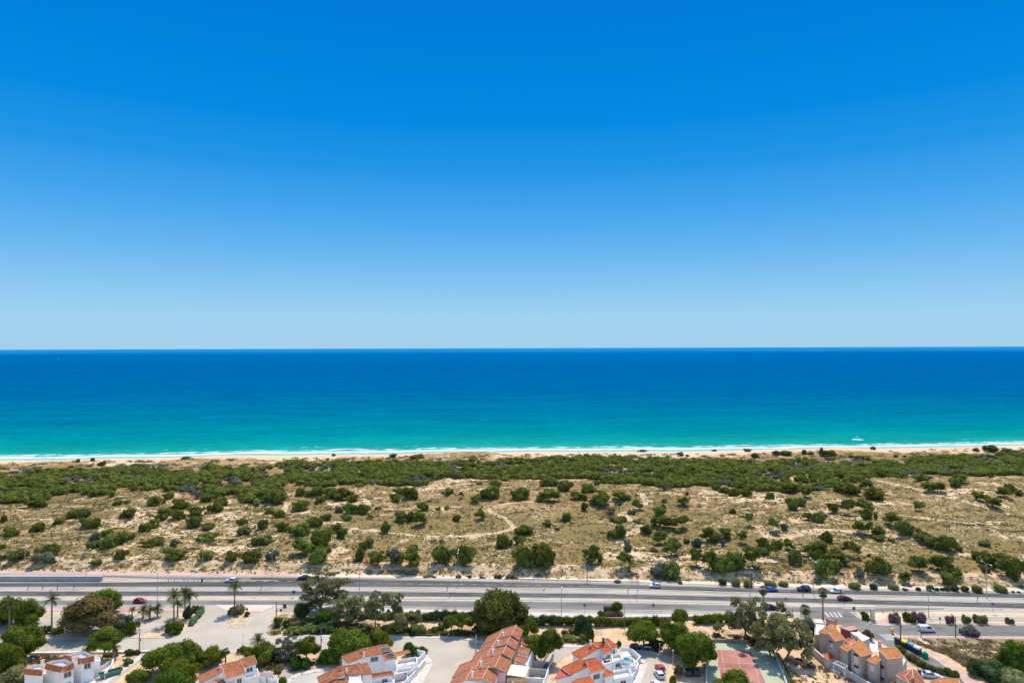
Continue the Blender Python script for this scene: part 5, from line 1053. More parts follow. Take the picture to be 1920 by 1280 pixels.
# bright orange houses
h = House('farther orange roofed white house with a pool terrace', (1130, 1246))
h.roof([(1073.8,1223.8,4.5),(1107,1205,6.6),(1121.6,1213.5,6.6),(1089,1233.6,4.5)], TILER, rim=RIM, edges=(0,)); h.roof([(1107,1205,6.6),(1126,1203.2,7.0),(1131.5,1211,6.6),(1121.6,1213.5,6.6)], TILER, edges=(0,)); P = h.roof([(1125.5,1203.4,7.4),(1135,1203.2,7.4),(1147,1220,5.9),(1131.4,1224.5,5.9)], TILER, edges=(0,1,2))
h.roof([(1136,1198.5,6.6),(1141.5,1196.7,6.6),(1156.7,1209.5,5.4),(1146,1213.5,5.4)], TILER, edges=(0,3)); h.chimney((1131.3,1204,7.3), 1.0, .55, DARKM, DARKM); h.chimney((1107.5,1206.5,6.7), .8, .5); h.window((1131.4,1224.5,5.9), (1147,1220,5.9), .6, 1.2, 1.1, 1.2); h.window((1146,1213.5,5.4), (1156.7,1209.5,5.4), .4, 1.2, .9, 1.3)
h.flat([(1148,1240,4.0),(1168,1234,4.0),(1163,1224,4.0),(1147,1226,4.0)], .8, rim=False); h.flat([(1166,1248,2.8),(1192,1247,2.8),(1188,1234,2.8),(1166,1234,2.8)], .7, rim=False); h.roof([(1166,1222,4.2),(1176,1221,4.2),(1182,1228,4.2),(1170,1230,4.2)], CREAM, walls=False, t=.1, rim=False)
h.flat([(1131,1244,4.6),(1147,1240,4.6),(1141,1226,4.6),(1127,1230,4.6)], .7, rim=False, floor=mat('terracotta_floor', (.42,.27,.24))); h.wallrun([(1192,1250,0),(1201,1240,0),(1184,1226,0),(1165,1222,0)], 1.6)
h.window((1148,1240,4.0),(1168,1234,4.0), .5, 1.2, 1.6, 1.0); h.rail([(1166,1248,3.5),(1192,1247,3.5)]); h.add('terrace_mat', MB().prism([G(1136,1238,4.7),G(1143,1236,4.7),G(1139,1230,4.7),G(1132,1232,4.7)], 4.6), PINK)
c = G(1176, 1241, 3.0); pl = MB(); 
for z0, z1, r0_ in ((2.9, 3.75, 1.05),): pl.tube((c.x, c.y, z0), (c.x, c.y, z1), r0_, r0_, 24)
pr_ = empty('paddling_pool', (c.x, c.y, 2.9), 'round blue pool on the white terrace', 'pool'); pl.build('pool_wall', WMETAL, pr_, rel=(c.x, c.y, 2.9)); MB().tube((0,0,.8), (0,0,.88), .96, .96, 24).build('water', mat('pool_water', (.02,.30,.46), rough=.1), pr_)
h = House('middle orange roofed white house with long sloping roof', (1100, 1272))
h.roof([(1054,1252,4.6),(1088.5,1235,6.6),(1105.4,1245.5,6.6),(1070,1263.5,4.6)], TILER, edges=(0,3)); h.roof([(1042,1270,3.4),(1054,1252,4.5),(1070,1263.8,4.5),(1046,1271,3.4)], mat('red_tiles', (.52,.08,.06), var=(.62,.14,.11), scale=1.5), edges=(0,)); h.roof([(1099,1236.4,7.2),(1116,1233,7.2),(1133.5,1253,5.7),(1107.5,1260,5.7)], TILER)
h.roof([(1134,1254.7,4.9),(1139,1256,4.9),(1151,1262.4,4.3),(1134,1267.5,4.3)], TILER); h.window((1107.5,1260,5.7), (1133.5,1253,5.7), .4, 1.3, 2.0, 1.2); h.chimney((1096,1239,6.8), .5, .5, RIM); h.flat([(1151,1272,3.2),(1185,1266,3.2),(1180,1252,3.2),(1150,1256,3.2)], .8, rim=False)
h.window((1151,1272,3.2),(1185,1266,3.2), .5, 1.3, 1.6, 1.2); h.flat([(1134,1282,2.2),(1152,1278,2.2),(1150,1268,2.2),(1134,1270,2.2)], .5, rim=False); h.wallrun([(1180,1292,0),(1188,1272,0),(1197,1254,0),(1192,1250,0)], 1.6); h.rail([(1151,1272,4.1),(1185,1266,4.1),(1180,1252,4.1)])
h = House('nearest orange roofed white house at the bottom edge', (1110, 1300))
h.roof([(1066,1284,4.2),(1082,1273.7,5.0),(1106,1268,6.0),(1119,1288,6.0),(1080,1300,4.2)], TILER, edges=(0,1)); h.flat([(1119,1300,3.6),(1140,1294,3.6),(1136,1283,3.6),(1117,1285,3.6)], .7, rim=False); h.flat([(1142,1296,1.6),(1178,1290,1.6),(1174,1276,1.6),(1142,1280,1.6)], .6, rim=False, floor=FLOORT)
# beige houses on the right
def aerial(px, py, z, hgt=2.2):
    q = G(px, py, z); best = min((o for o in COL.objects if o.get('category') == 'house'), key=lambda o: (o.location-Vector((q.x, q.y, 0))).length); o_ = best.location; mb = MB().tube(q-Vector((0,0,.3)), q+Vector((0,0,hgt)), .03, .02, 5)
    for k in range(5): mb.tube(q+Vector((-.45+.04*k, .12*k-.2, hgt-.1)), q+Vector((.45-.04*k, .12*k-.2, hgt-.1)), .015, .015, 4)
    mb.tube(q+Vector((0,-.3,hgt-.1)), q+Vector((0,.4,hgt-.1)), .018, .018, 4); mb.build('aerial', STEEL, best, rel=o_)
for a in ((118,1226,6.0),(449,1240,7.2),(688,1230,6.6),(640,1252,6.4),(1127,1204,7.2),(1100,1238,7.0),(62,1249,5.4)): aerial(*a)
def beige(label, main, left, win, z_e, extra=None):
    h = House(label, (main[3][0], main[3][1]+60), 'house', group='beige houses with orange roofs')
    h.roof(main, TILEO, BEIGE, RIMO, over=.3)
    if left: h.roof(left, TILEO, BEIGE, RIMO, over=.2)
    for a in win: h.window(*a)
    return h
m1 = [(1550,1181.5,8.3),(1568,1180,8.3),(1582,1197,6.9),(1566,1200.8,6.9)]
h = beige('farthest beige house with orange gable roof behind the eucalyptus', m1, [(1536,1184,6.6),(1549,1174.5,7.4),(1556,1180,7.4),(1549,1188,6.6)], [((1550,1181.5,8.3), (1566,1200.8,6.9), .6, 1.9, 1.0, 1.5, True)], 6.9)
h.roof([(1549.5,1175,7.6),(1560,1169.5,7.6),(1568,1172,7.4),(1568,1180.2,7.0),(1556,1180.5,7.0)], TILEO, BEIGE, RIMO, over=.1); h.flat([(1527,1189,5.2),(1541,1189,5.2),(1549,1168,5.2),(1527.5,1166,5.2)], .3, BEIGE, rim=False); h.awning((1550,1181.5,8.3), (1566,1200.8,6.9), .6, 6.1); h.roof([(1527,1196,3.2),(1536,1193,3.2),(1537,1201,2.8),(1529,1203,2.8)], TILEO, BEIGE, RIMO)
h.roof([(1530,1160,3.0),(1541,1162,3.0),(1543,1167,3.0),(1530,1167,3.0)], CREAM, BEIGE, False); h.roof([(1549,1160,3.8),(1567,1166.5,3.8),(1566,1170,3.4),(1549,1163,3.4)], TILER, BEIGE, RIM, over=.05); h.chimney((1568,1165,5.0), 1.0, .5, BEIGE)
h.roof([(1545,1226,2.8),(1563,1223,2.8),(1567,1232,2.5),(1552,1236,2.5)], TILER, CREAM, RIM); h.flat([(1540,1222,1.2),(1560,1219,1.2),(1557,1212,1.2),(1538,1216,1.2)], .4, ADOBE, rim=False, floor=GREYF)
m2 = [(1595.6,1210.5,8.1),(1613,1199.5,8.1),(1634,1223.5,6.8),(1614.4,1229.4,6.8)]
h = beige('second beige house with bright orange roof beside the grey wall', m2, [(1576,1212.5,6.0),(1595.6,1203.5,7.0),(1598,1212,7.0),(1590,1220.5,6.0)], [((1595.6,1210.5,8.1), (1614.4,1229.4,6.8), .55, 2.0, 1.1, 1.6, True), ((1595.6,1210.5,8.1), (1614.4,1229.4,6.8), .6, 4.9, 1.1, 1.5, True)], 6.8)
h.roof([(1595,1204,7.4),(1601,1198.5,7.4),(1612.5,1197.5,7.6),(1613,1202,7.6),(1597,1210,7.6)], TILEO, BEIGE, RIMO, over=.1); h.roof([(1583,1200,4.6),(1592,1196.5,4.6),(1601,1200,4.4),(1590,1204,4.4)], TILER, BEIGE, RIM); h.awning((1595.6,1210.5,8.1), (1614.4,1229.4,6.8), .55, 6.5); h.awning((1595.6,1210.5,8.1), (1614.4,1229.4,6.8), .58, 3.6); h.chimney((1606,1198.5,7.6), .8, .5, BEIGE)
h.flat([(1556,1252,.7),(1574,1261,.7),(1583,1255,.7),(1566,1245,.7)], .2, ADOBE, rim=False, floor=GREYF); h.pergola([(1563,1242,3.0),(1584,1252,3.0),(1589,1247,3.0),(1570,1238,3.0)], 0); h.roof([(1621,1254,2.9),(1628,1250,2.9),(1631,1257,2.6),(1624,1260,2.6)], TILEO, BEIGE, RIMO)
m3 = [(1648,1215.5,8.8),(1678.6,1213.8,8.8),(1692.7,1230.8,7.7),(1664.5,1234.7,7.7)]
h = beige('third beige house, tallest, with single slope orange roof', m3, [(1627,1237.5,6.0),(1644,1227.5,7.0),(1650,1236,7.0),(1642.7,1244.5,6.0)], [((1648,1215.5,8.8), (1664.5,1234.7,7.7), .42, 1.9, .95, 1.5, True), ((1648,1215.5,8.8), (1664.5,1234.7,7.7), .42, 4.9, .95, 1.5, True), ((1627,1237.5,6.0), (1642.7,1244.5,6.0), .55, 1.3, .9, 1.1, True), ((1664.5,1234.7,7.7), (1692.7,1230.8,7.7), .5, 5.2, 1.2, 1.0)], 7.7)
h.awning((1648,1215.5,8.8), (1664.5,1234.7,7.7), .42, 4.9); h.awning((1648,1215.5,8.8), (1664.5,1234.7,7.7), .42, 1.9); h.chimney((1649.5,1212,8.6), 1.3, .6, PINKW); h.flat([(1683,1258,3.6),(1697,1257,3.6),(1691,1249,3.6),(1682,1250,3.6)], .1, CREAM, AWN, rim=False); h.flat([(1664,1256,4.6),(1691,1252,4.6),(1700,1236,4.6),(1694,1228,4.6)], .2, BEIGE, rim=False); h.roof([(1664,1284,2.7),(1679,1274,2.7),(1680,1286,2.4),(1668,1292,2.4)], TILEO, BEIGE, RIMO)
h = House('fourth beige house with brown orange hip roof at the bottom', (1700, 1320), group='beige houses with orange roofs')
h.roof([(1681,1266,5.6),(1710,1253.5,6.8),(1712,1270,6.8),(1698,1276.5,5.6)], TILE, BEIGE, RIMO, over=.1); h.roof([(1710,1253.5,6.8),(1719,1258,6.8),(1734,1280,5.4),(1710,1292,5.4),(1698,1268,6.6)], TILEB, BEIGE, RIMO, over=.1); h.chimney((1724,1259,6.0), .6, .6, DARKM); h.window((1681,1266,5.6),(1698,1276.5,5.6), .5, 1.3, .9, 1.1)
h = House('nearest beige house roof at the bottom beside the street', (1765, 1320), group='beige houses with orange roofs')
h.roof([(1748,1276,3.0),(1769,1271,3.0),(1796,1272.5,2.8),(1796,1282,2.4),(1738,1287,2.4)], TILEO, BEIGE, RIMO)
h = House('low annex with pink tiled roof behind the beige houses', (1592, 1195), 'annex', 'building')
h.roof([(1576,1175.5,3.0),(1600,1171.5,3.4),(1607.5,1177.5,3.0),(1594,1181.5,2.8)], mat('faded_tiles', (.50,.28,.22), var=(.58,.36,.29), scale=2), mat('maroon_wall', (.25,.07,.06)), RIM); h.roof([(1595,1184.5,2.8),(1610,1184.5,2.9),(1630.6,1195,2.9),(1618,1201,2.8)], WCAP, ADOBE, False, over=.1)
h.add('column', MB().tube(G(1592,1196,0), G(1592,1196,3.6), .22), WHITE)
area('patio', [(1617,1207),(1625,1202),(1646,1202),(1652,1209),(1650,1222),(1628,1222)], .08, mat('patio_tiles', (.62,.60,.62), var=(.68,.66,.68), scale=1)); area('patio', [(1536,1222),(1600,1215),(1660,1250),(1700,1285),(1660,1320),(1600,1268)], .07, mat('dark_patio', (.20,.18,.17), var=(.30,.27,.25), scale=.6))
area('car_port', [(1722,1262),(1735,1256),(1762,1262),(1772,1270),(1745,1274),(1730,1272)], .08, mat('carport_floor', (.50,.47,.50))); area('yard', [(1140,1234),(1160,1222),(1186,1226),(1204,1241),(1190,1290),(1130,1320),(1120,1270)], .035, mat('white_tiles', (.62,.60,.58), var=(.7,.68,.66), scale=1)); area('yard', [(722,1240),(790,1228),(800,1234),(775,1290),(690,1320),(600,1320),(640,1280)], .035, mat('yard_tiles', (.62,.58,.53), var=(.7,.66,.61), scale=1))
area('yard', [(455,1264),(522,1268),(522,1290),(440,1300)], .035, mat('white_tiles', (.62,.60,.58))); area('yard', [(120,1262),(190,1246),(214,1240),(212,1256),(185,1285),(120,1300)], .035, mat('yard_tiles', (.62,.58,.53))); area('gravel', [(525,1256),(545,1238),(598,1238),(608,1256),(560,1262),(540,1275)], .035, mat('shade_gravel', (.34,.29,.24), var=(.48,.41,.33), scale=.8))
area('garden', [(508,1157),(530,1150),(620,1146),(690,1152),(700,1186),(640,1192),(506,1190)], .03, mat('dry_garden', (.30,.22,.12), var=(.58,.44,.26), scale=.35, detail=8, lo=.42, hi=.56))
#@@STREET
# ------------------------------------------------------------------ tennis court and walls
area('court_surround', [(1334,1203.5),(1372,1204),(1416,1207),(1444,1209),(1452,1228),(1466,1260),(1484,1320),(1330,1320),(1325,1250),(1328,1225)], .05, COURTG)
area('court', [(1343.5,1217),(1360,1217.4),(1408,1220.5),(1420,1244),(1434,1276),(1450,1320),(1356,1320),(1352,1280),(1348,1248)], .07, COURTR)
CL = mat('court_line', (.68,.55,.50), var=(.60,.42,.38), scale=.6)
mb = line([(1352.3,1217.5),(1355,1235),(1358,1252),(1360.5,1268),(1366,1310)], .09, .085); mb2 = line([(1383.3,1231.5),(1389,1258),(1402,1310)], .09, .085); mb3 = line([(1400,1220),(1416.5,1252),(1424,1280),(1434,1310)], .09, .085); mb4 = line([(1343.8,1217.2),(1408,1220.7)], .09, .085); mb5 = line([(1344,1217.5),(1352,1280)], .07, .085)
for m_ in (mb, mb2, mb3, mb4, mb5): tag(m_.build('court_line', CL), kind='structure')
n_ = empty('tennis_net', G(1383, 1248, .08), 'sagging dark net across the red tennis court', 'net'); o_ = n_.location
a, b = G(1347, 1247, .08), G(1421, 1250, .08); nb = MB()
for k in range(24):
    u = k/23; p = a.lerp(b, u); nb.tube(p, p+Vector((0,0,.95-.15*math.sin(u*3.14))), .012, .012, 3)
for j in range(6): nb.path([a.lerp(b, u/8)+Vector((0,0,(.95-.15*math.sin(u/8*3.14))*(j+1)/6)) for u in range(9)], [.012]*9, 3)
nb.build('mesh', DARKM, n_, rel=o_); MB().path([a.lerp(b, u/8)+Vector((0,0,.98-.15*math.sin(u/8*3.14))) for u in range(9)], [.035]*9, 4).build('top_band', WMETAL, n_, rel=o_)
for p in (a, b): MB().tube(p, p+Vector((0,0,1.1)), .05).build('post', DARKM, n_, rel=o_)
def wallthing(pts, h, label, m=ADOBE, th=.3, name='wall', cap=True, fence=0, group=None):
    P = [G(x, y, 0) for x, y in pts]; o = P[0]; r = empty(name, o, label, 'fence' if fence else 'wall', group); mb = MB(); cb = MB()
    for k, (a, b) in enumerate(zip(P, P[1:])):
        d = (b-a).normalized(); n = Vector((-d.y, d.x, 0))*th/2; mb.prism([a-n, b-n, b+n, a+n], -.1, h+.003*k); cb.prism([a-n*1.3, b-n*1.3, b+n*1.3, a+n*1.3], h+.004*k, h+.1+.004*k)
    mb.build('wall_body', m, r, rel=o)
    if cap: cb.build('coping', WCAP, r, rel=o)
    if fence:
        fb = MB(); pmf = MB().tube((0,0,0), (0,0,fence), .04, .04, 5).mesh('fence_post')
        for a, b in zip(P, P[1:]):
            n = max(1, int((b-a).length/2.5))
            for i in range(n+1): q = a.lerp(b, i/n); link('fence_post', pmf, STEEL, r, q+Vector((0,0,h))-o)
            for j in range(5): fb.tube(a+Vector((0,0,h+fence*(j+1)/5)), b+Vector((0,0,h+fence*(j+1)/5)), .015, .015, 3)
        fb.build('fence_wire', STEEL, r, rel=o)
    return r
wallthing([(1334,1203),(1372,1203.5),(1416,1206.5),(1444,1208.5)], .9, 'low brown wall along the far end of the tennis court', mat('brown_wall', (.26,.20,.14), var=(.36,.28,.2), scale=1), cap=False)
wallthing([(1444,1209),(1452,1228),(1466,1260),(1480,1300)], .8, 'grey wall along the right side of the tennis court', fence=2.2)
wallthing([(1326,1240),(1324,1262),(1327,1305)], .5, 'fenced low wall along the left side of the tennis court', fence=2.2)
wallthing([(1508,1213),(1527,1229),(1546,1246),(1575,1262),(1598,1275),(1640,1300)], 1.9, 'long grey boundary wall in front of the beige houses', mat('boundary_wall', (.42,.37,.34), var=(.50,.46,.43), scale=.5, detail=6))
wallthing([(1308,1205),(1328,1203.5)], .6, 'short pale wall left of the tennis court corner', PALE)
wallthing([(885,1163),(960,1166),(1040,1163),(1100,1163),(1180,1163.5),(1300,1161),(1388,1158)], 1.1, 'long low grey retaining wall behind the service road pavement', mat('retaining_grey', (.30,.28,.26), var=(.42,.39,.36), scale=.4), cap=False)
wallthing([(-60,1088.3),(60,1088.3),(150,1088.4),(192,1088.4)], 1.75, 'concrete parapet of the underpass ramp beside the highway', mat('concrete_grey_wall', (.34,.34,.32), var=(.42,.42,.4), scale=.5), .5)
def railing(pts, h, label, step=2.5, name='railing', m=None, rails=2, r=.05, group=None, z=0):
    P = [G(x, y, z) for x, y in pts]; o = P[0]; R = empty(name, o, label, 'railing' if name != 'guard_rail' else 'guard rail', group); posts = []; rb = MB()
    for a, b in zip(P, P[1:]):
        n = max(1, round((b-a).length/step))
        for i in range(n): q = a.lerp(b, i/n); posts.append(q)
        for j in range(rails): zz = h*(j+1)/rails; rb.tube(a+Vector((0,0,zz)), b+Vector((0,0,zz)), r*(.8 if name != 'guard_rail' else 2.2), None, 5)
    rb.build('rails', m or STEEL, R, rel=o); pm = MB().tube((0,0,0), (0,0,h), r, r, 5).mesh('post')
    for q in posts[:100]: link('post', pm, m or STEEL, R, q-o)
    return R
railing([(-60,1079.6),(60,1079.6),(140,1080.5),(196,1083)], .9, 'steel railing on the far side of the underpass ramp', 3.4)
railing([(945,1088.2),(1010,1088.5),(1060,1090.2),(1120,1092),(1200,1093)], .6, 'rusty guard rail bending along the far highway lane', 3, 'guard_rail', mat('rusty_steel', (.20,.13,.10), var=(.32,.26,.22), scale=3), 1)
railing([(640,1141),(760,1141),(885,1141)], 1.0, 'thin pavement fence left of the biggest round tree', 2.6, m=DARKM, r=.03)
railing([(990,1153.5),(1100,1156),(1200,1157),(1330,1155)], 1.0, 'thin pavement fence in front of the long hedge', 2.6, m=STEEL, r=.025)
railing([(1695,1193),(1760,1194),(1920,1194),(2050,1196)], 1.1, 'wire fence along the side road and the dry field', 3.2, m=STEEL, r=.035)
railing([(655,1127),(760,1126.5),(900,1127),(1040,1129),(1180,1131),(1310,1133.5),(1430,1136.5)], .7, 'low guard rail on the strip between highway and service road', 4, 'guard_rail', STEEL, 1, .03)
railing([(1870,1036),(1895,1041),(1925,1044)], 1.4, 'wooden post fence on the dune at the right edge', 5, m=BARK, r=.12)
# ------------------------------------------------------------------ lamps, poles, signs
def lamp(px, by, ty, label, arms=1, group='tall highway lamps', r=.11, name='street_lamp', ln=1.9, terr=False):
    p = T(px, by) if terr else G(px, by, 0); h = (by-ty)/px_m(p); R = empty(name, p, label, 'lamp', group)
    MB().path([(0,0,0), (0,0,.9), (0,0,h)], [r*1.6, r*1.1, r*.6], 8).build('pole', STEEL, R)
    for s in ((-1, 1) if arms == 2 else (-1,)):
        MB().path([(0,0,h-.1), (0,s*ln*.5,h+.25), (0,s*ln,h+.3)], [.06,.05,.05], 5).build('arm', STEEL, R); hd = MB().box((0, s*(ln+.35), h+.3), (.34, .9, .16)).build('lamp_head', WMETAL, R); bevel(hd, .05)
    return R
for i, a in enumerate(((47,1064,1000,1),(380,1067,1006,1),(161,1100,1034,2),(510,1100,1034,2),(859,1100,1035,2),(1196,1106,1042,2),(1525,1112,1051,2),(1850,1121,1057,2),(295,1134,1073,1),(674,1134,1070,1),(1052.6,1158,1098,1),(1406,1116,1062,1),(1741,1157,1104,1))):
    sp_ = ['tall lamp behind the pink path at the far left','tall lamp behind the pink path above the palm trio','twin arm lamp on the median near the underpass ramp','twin arm lamp on the median left of the dark car','twin arm lamp on the median before two joined shrubs','twin arm lamp on the median left of the white car','twin arm lamp on the median behind the navy car','twin arm lamp on the median farthest right','single arm lamp beside the service road near the red car','single arm lamp between the two tall eucalyptus groups','single arm lamp by the long hedge in mid picture','tall lamp on the far lane left of the blue car','single arm lamp above the pair of pink oleanders'][i]
    lamp(a[0], a[1], a[2], sp_, a[3])
def small_lamp(px, by, ty, label):
    p = G(px, by, 0); h = (by-ty)/px_m(p); R = empty('garden_lamp', p, label, 'lamp', 'short white street lamps of the town'); MB().path([(0,0,0),(0,0,h)], [.07,.045], 7).build('pole', WMETAL, R); hd = MB().ball((0,0,h+.15), .24, 10, 6, .8).build('globe', WMETAL, R, smooth=True)
for a in ((87,1222,1192,'short globe lamp beside the broad pine at the left'),(268,1222,1190,'short globe lamp right of the thick grey pole'),(455.5,1218,1188,'short globe lamp on the lower side of the plaza'),(1262,1245,1220,'short globe lamp beside the cul de sac'),(1237,1226,1207,'short globe lamp behind the shaded pines'),(1248,1284,1260,'short globe lamp by the white parked car'),(1327,1252,1232,'dark short lamp at the tennis court corner')): small_lamp(*a)
def pole(px, by, ty, label, m=None, r=.16, cross=False):
    p = G(px, by, 0); h = (by-ty)/px_m(p); R = empty('utility_pole', p, label, 'pole', 'utility poles of the town'); MB().path([(0,0,-.2),(0,0,h)], [r, r*.7], 8).build('pole_shaft', m or ADOBE, R, smooth=True); bx = MB().box((r*1.2, -.02, h*.55), (.22,.2,.5)).build('junction_box', DARKM, R); MB().box((0,0,h+.04), (r*1.8, r*1.8, .12)).build('cap', DARKM, R)
    if cross: MB().tube((-.6,0,h-.3),(.6,0,h-.3),.05).build('cross_bar', DARKM, R)
WOODP = mat('wooden_pole', (.13,.11,.10), var=(.2,.17,.15), scale=3)
for a in ((261.5,1222,1180,'thick grey pole at the tip of the triangular garden',None,.24),(518,1164,1128,'dark pole at the right side of the highway fork',WOODP,.17),(602,1226,1177,'dark pole in front of the big pine pair',WOODP,.14),(892.5,1228,1190,'grey pole on the apron left of the brown terrace',None,.2),(1688.5,1196,1156,'dark pole right of the pink oleander',WOODP,.2),(1791.6,1194,1157,'dark pole right of the white van',WOODP,.17),(1171,1180,1138,'thin dark pole rising from the flowering hedge',WOODP,.1),(1727,1195,1181,'short wooden post left below the white van',WOODP,.13)): pole(*a)
def sign(px, by, ty, label, shape='round', col=None, size=.55, cat='sign', name='road_sign', grp=None, facing=0):
    p = G(px, by, 0); h = (by-ty)/px_m(p); R = empty(name, p, label, cat, grp); MB().tube((0,0,0),(0,0,h), .045, None, 6).build('pole', STEEL, R); mb = MB()
    if shape == 'round': mb.tube((0,-.07,h), (0,-.11,h), size, size, 20)
    else: mb.box((0,-.09,h-.1), (size*1.5,.04,size*1.8))
    mb.build('sign_plate', col or STEEL, R); 
SB = mat('sign_blue', (.01,.13,.36)); SG = mat('sign_back', (.10,.10,.11), rough=.6)
sign(551,1119,1109,'round blue sign beside the highway left of the eucalyptus','round',SB,.62)
for a in ((534,1160,1135,'dark rectangular sign post left of the round dark tree','rect',SG,.75),(527,1156,1143,'round dark sign left of the dark rectangular one'),(433,1152,1140,'small dark round sign left on the island'),(463,1153,1141,'small dark round sign right on the island'),(375,1147,1139,'round dark sign at the curved kerb by the palms'),(336,1212,1205,'dark round sign at the lower edge of the plaza'),
 (1096,1154,1134,'round dark sign on the service road verge'),(1225,1149,1133,'narrow brown sign right of the bus shelter','rect',SG,.5),(1601,1148,1139,'dark sign beside the junction island','rect',SG,.6),(1692.5,1156,1150,'little dark sign between oleanders','rect',SG,.4),(1762,1165,1158,'little grey sign on the verge before the white van','rect',SG,.4),(1576,1118,1108,'small sign pole on the median near the red car','rect',SG,.35),(1473,1133,1121,'small dark sign post beside the purple car','rect',SG,.4)):
    sign(a[0],a[1],a[2],a[3],a[4] if len(a) > 4 else 'round',a[5] if len(a) > 5 else SG,a[6] if len(a) > 6 else .42)
sign(1861,1149,1131,'small blue direction sign at the right highway verge','rect',SB,.5); sign(1583,1152,1127,'slim sign pole at the junction corner','rect',SG,.3); sign(1810,1163,1156,'small white sign on the right verge','rect',WMETAL,.35)
def boll(px, by, ty, lab, i):
    p = G(px, by, 0); h = (by-ty)/px_m(p); R = empty('median_post', p, lab, 'post', 'short dark posts on the median'); d = MB().tube((0,0,0),(.25,0,h), .12, .09, 6).build('shaft', SG, R); MB().box((.26,0,h), (.34,.2,.3)).build('head', SG, R)
PB = [(52,1105,1097),(79,1105,1100),(107,1105,1099),(138,1105,1098),(489,1105,1097),(838,1107,1100),(1019,1107.5,1104),(1177,1111,1104),(1505,1118,1108),(1832,1126,1119)]
for i, (x, b_, t_) in enumerate(PB): boll(x, b_, t_, f'short dark leaning post on the median, {ordn(i+1)} from the left', i)
PB2 = [(1588,1150),(1612,1149),(1655,1149),(1676,1147),(1697,1146),(1633,1172),(1479,1146),(1486,1147)]
for i, (x, b_) in enumerate(sorted(PB2)):
    p = G(x, b_, 0); R = MB().tube((0,0,0),(0,0,1.1),.09,.07,7).build('bollard', SG, None, p); tag(R, f'thin dark bollard, {ordn(i+1)} from the left around the junction island', 'bollard', 'bollards around the junction island')
for i, x in enumerate((316,327,345,352,364,372)):
    p = G(x, 1090, 0); tag(MB().tube((0,0,0),(0,0,1.0),.08,.06,7).build('bollard', SG if i != 3 else DARKM, None, p), f'thin post on the slip road gore, {ordn(i+1)} from the left', 'bollard', 'posts on the slip road gore')
p = G(379, 1090, 0); R = empty('waste_bin', p, 'small green bin at the end of the gore posts', 'bin'); bevel(MB().tube((0,0,.1),(0,0,1.1),.32,.4,12).build('bin_body', mat('bin_green', (.02,.20,.10)), R), .03); MB().tube((0,0,1.1),(0,0,1.2),.42,.3,12).build('lid', mat('bin_green', (.02,.20,.10)), R)
# solar powered mast with two tilted panels
p = G(1101, 1089, 0); h_ = 27/px_m(p); R = empty('solar_mast', p, 'dark mast carrying two tilted solar panels above the highway', 'mast'); MB().path([(0,0,0),(0,0,h_)],[.16,.12],8).build('mast_pole', DARKM, R)
PVM = mat('panel_back', (.10,.10,.12), rough=.5); 
for s, xx in ((0, -.9), (1, .9)):
    q = [Vector((xx-.75,-.55,h_+1.2)), Vector((xx-.1,-.9,h_-.9)), Vector((xx+.75,.4,h_-.7)), Vector((xx+.1,.75,h_+1.4))] if s == 0 else [Vector((xx-.7,-.4,h_+.9)), Vector((xx+.1,-.8,h_-1.2)), Vector((xx+.6,.3,h_-1.5)), Vector((xx-.1,.6,h_+.8))]
    MB().slab(q, .06).build('panel', STEEL if s == 0 else PVM, R)
MB().tube((-.9,0,h_),(.9,0,h_-.1),.05).build('cross_arm', DARKM, R)
# bus shelter
p = G(1143, 1149, 0); R = empty('bus_shelter', p, 'dark bus shelter under the yellow green tree', 'bus shelter'); MB().slab([(-1.9,-.9,2.55),(1.9,-.9,2.55),(1.9,.9,2.4),(-1.9,.9,2.4)], .12).build('roof', DARKM, R); MB().box((0,-.8,1.25),(3.6,.06,2.1)).build('back_panel', SG, R)
for sx in (-1.75, 1.75): MB().box((sx,0,1.25),(.06,1.5,2.0)).build('side_panel', SG, R)
MB().box((0,-.45,.5),(3.0,.4,.07)).build('bench', STEEL, R)
for sx in (-1.75,1.75):
    for sy in (-.8,.8): MB().box((sx+.06*(1 if sx > 0 else -1),sy*1.02,1.2),(.1,.1,2.4)).build('post', DARKM, R)
# pale pillar on the island, yellow post box
p = G(1636, 1163, 0); R = empty('stone_pillar', p, 'pale stone pillar on the triangular island', 'pillar'); MB().box((0,0,.2),(1.5,1.2,.4)).build('plinth', PALE, R); bevel(MB().box((0,0,1.95),(1.15,.75,3.1)).build('shaft', CREAM, R), .06); MB().box((0,0,3.58),(1.35,.95,.16)).build('cap', PALE, R)
p = G(1673, 1188, 0); R = empty('post_box', p, 'yellow cylindrical post box at the pedestrian crossing', 'post box'); YB = mat('post_yellow', (.72,.50,.02), rough=.4); MB().tube((0,0,0),(0,0,.22),.36,.36,16).build('base', DARKM, R); MB().tube((0,0,.22),(0,0,1.5),.42,.42,18).build('body', YB, R); MB().tube((0,0,1.5),(0,0,1.68),.48,.3,18).build('cap', YB, R); MB().box((0,-.42,1.25),(.4,.05,.06)).build('slot', DARKM, R)
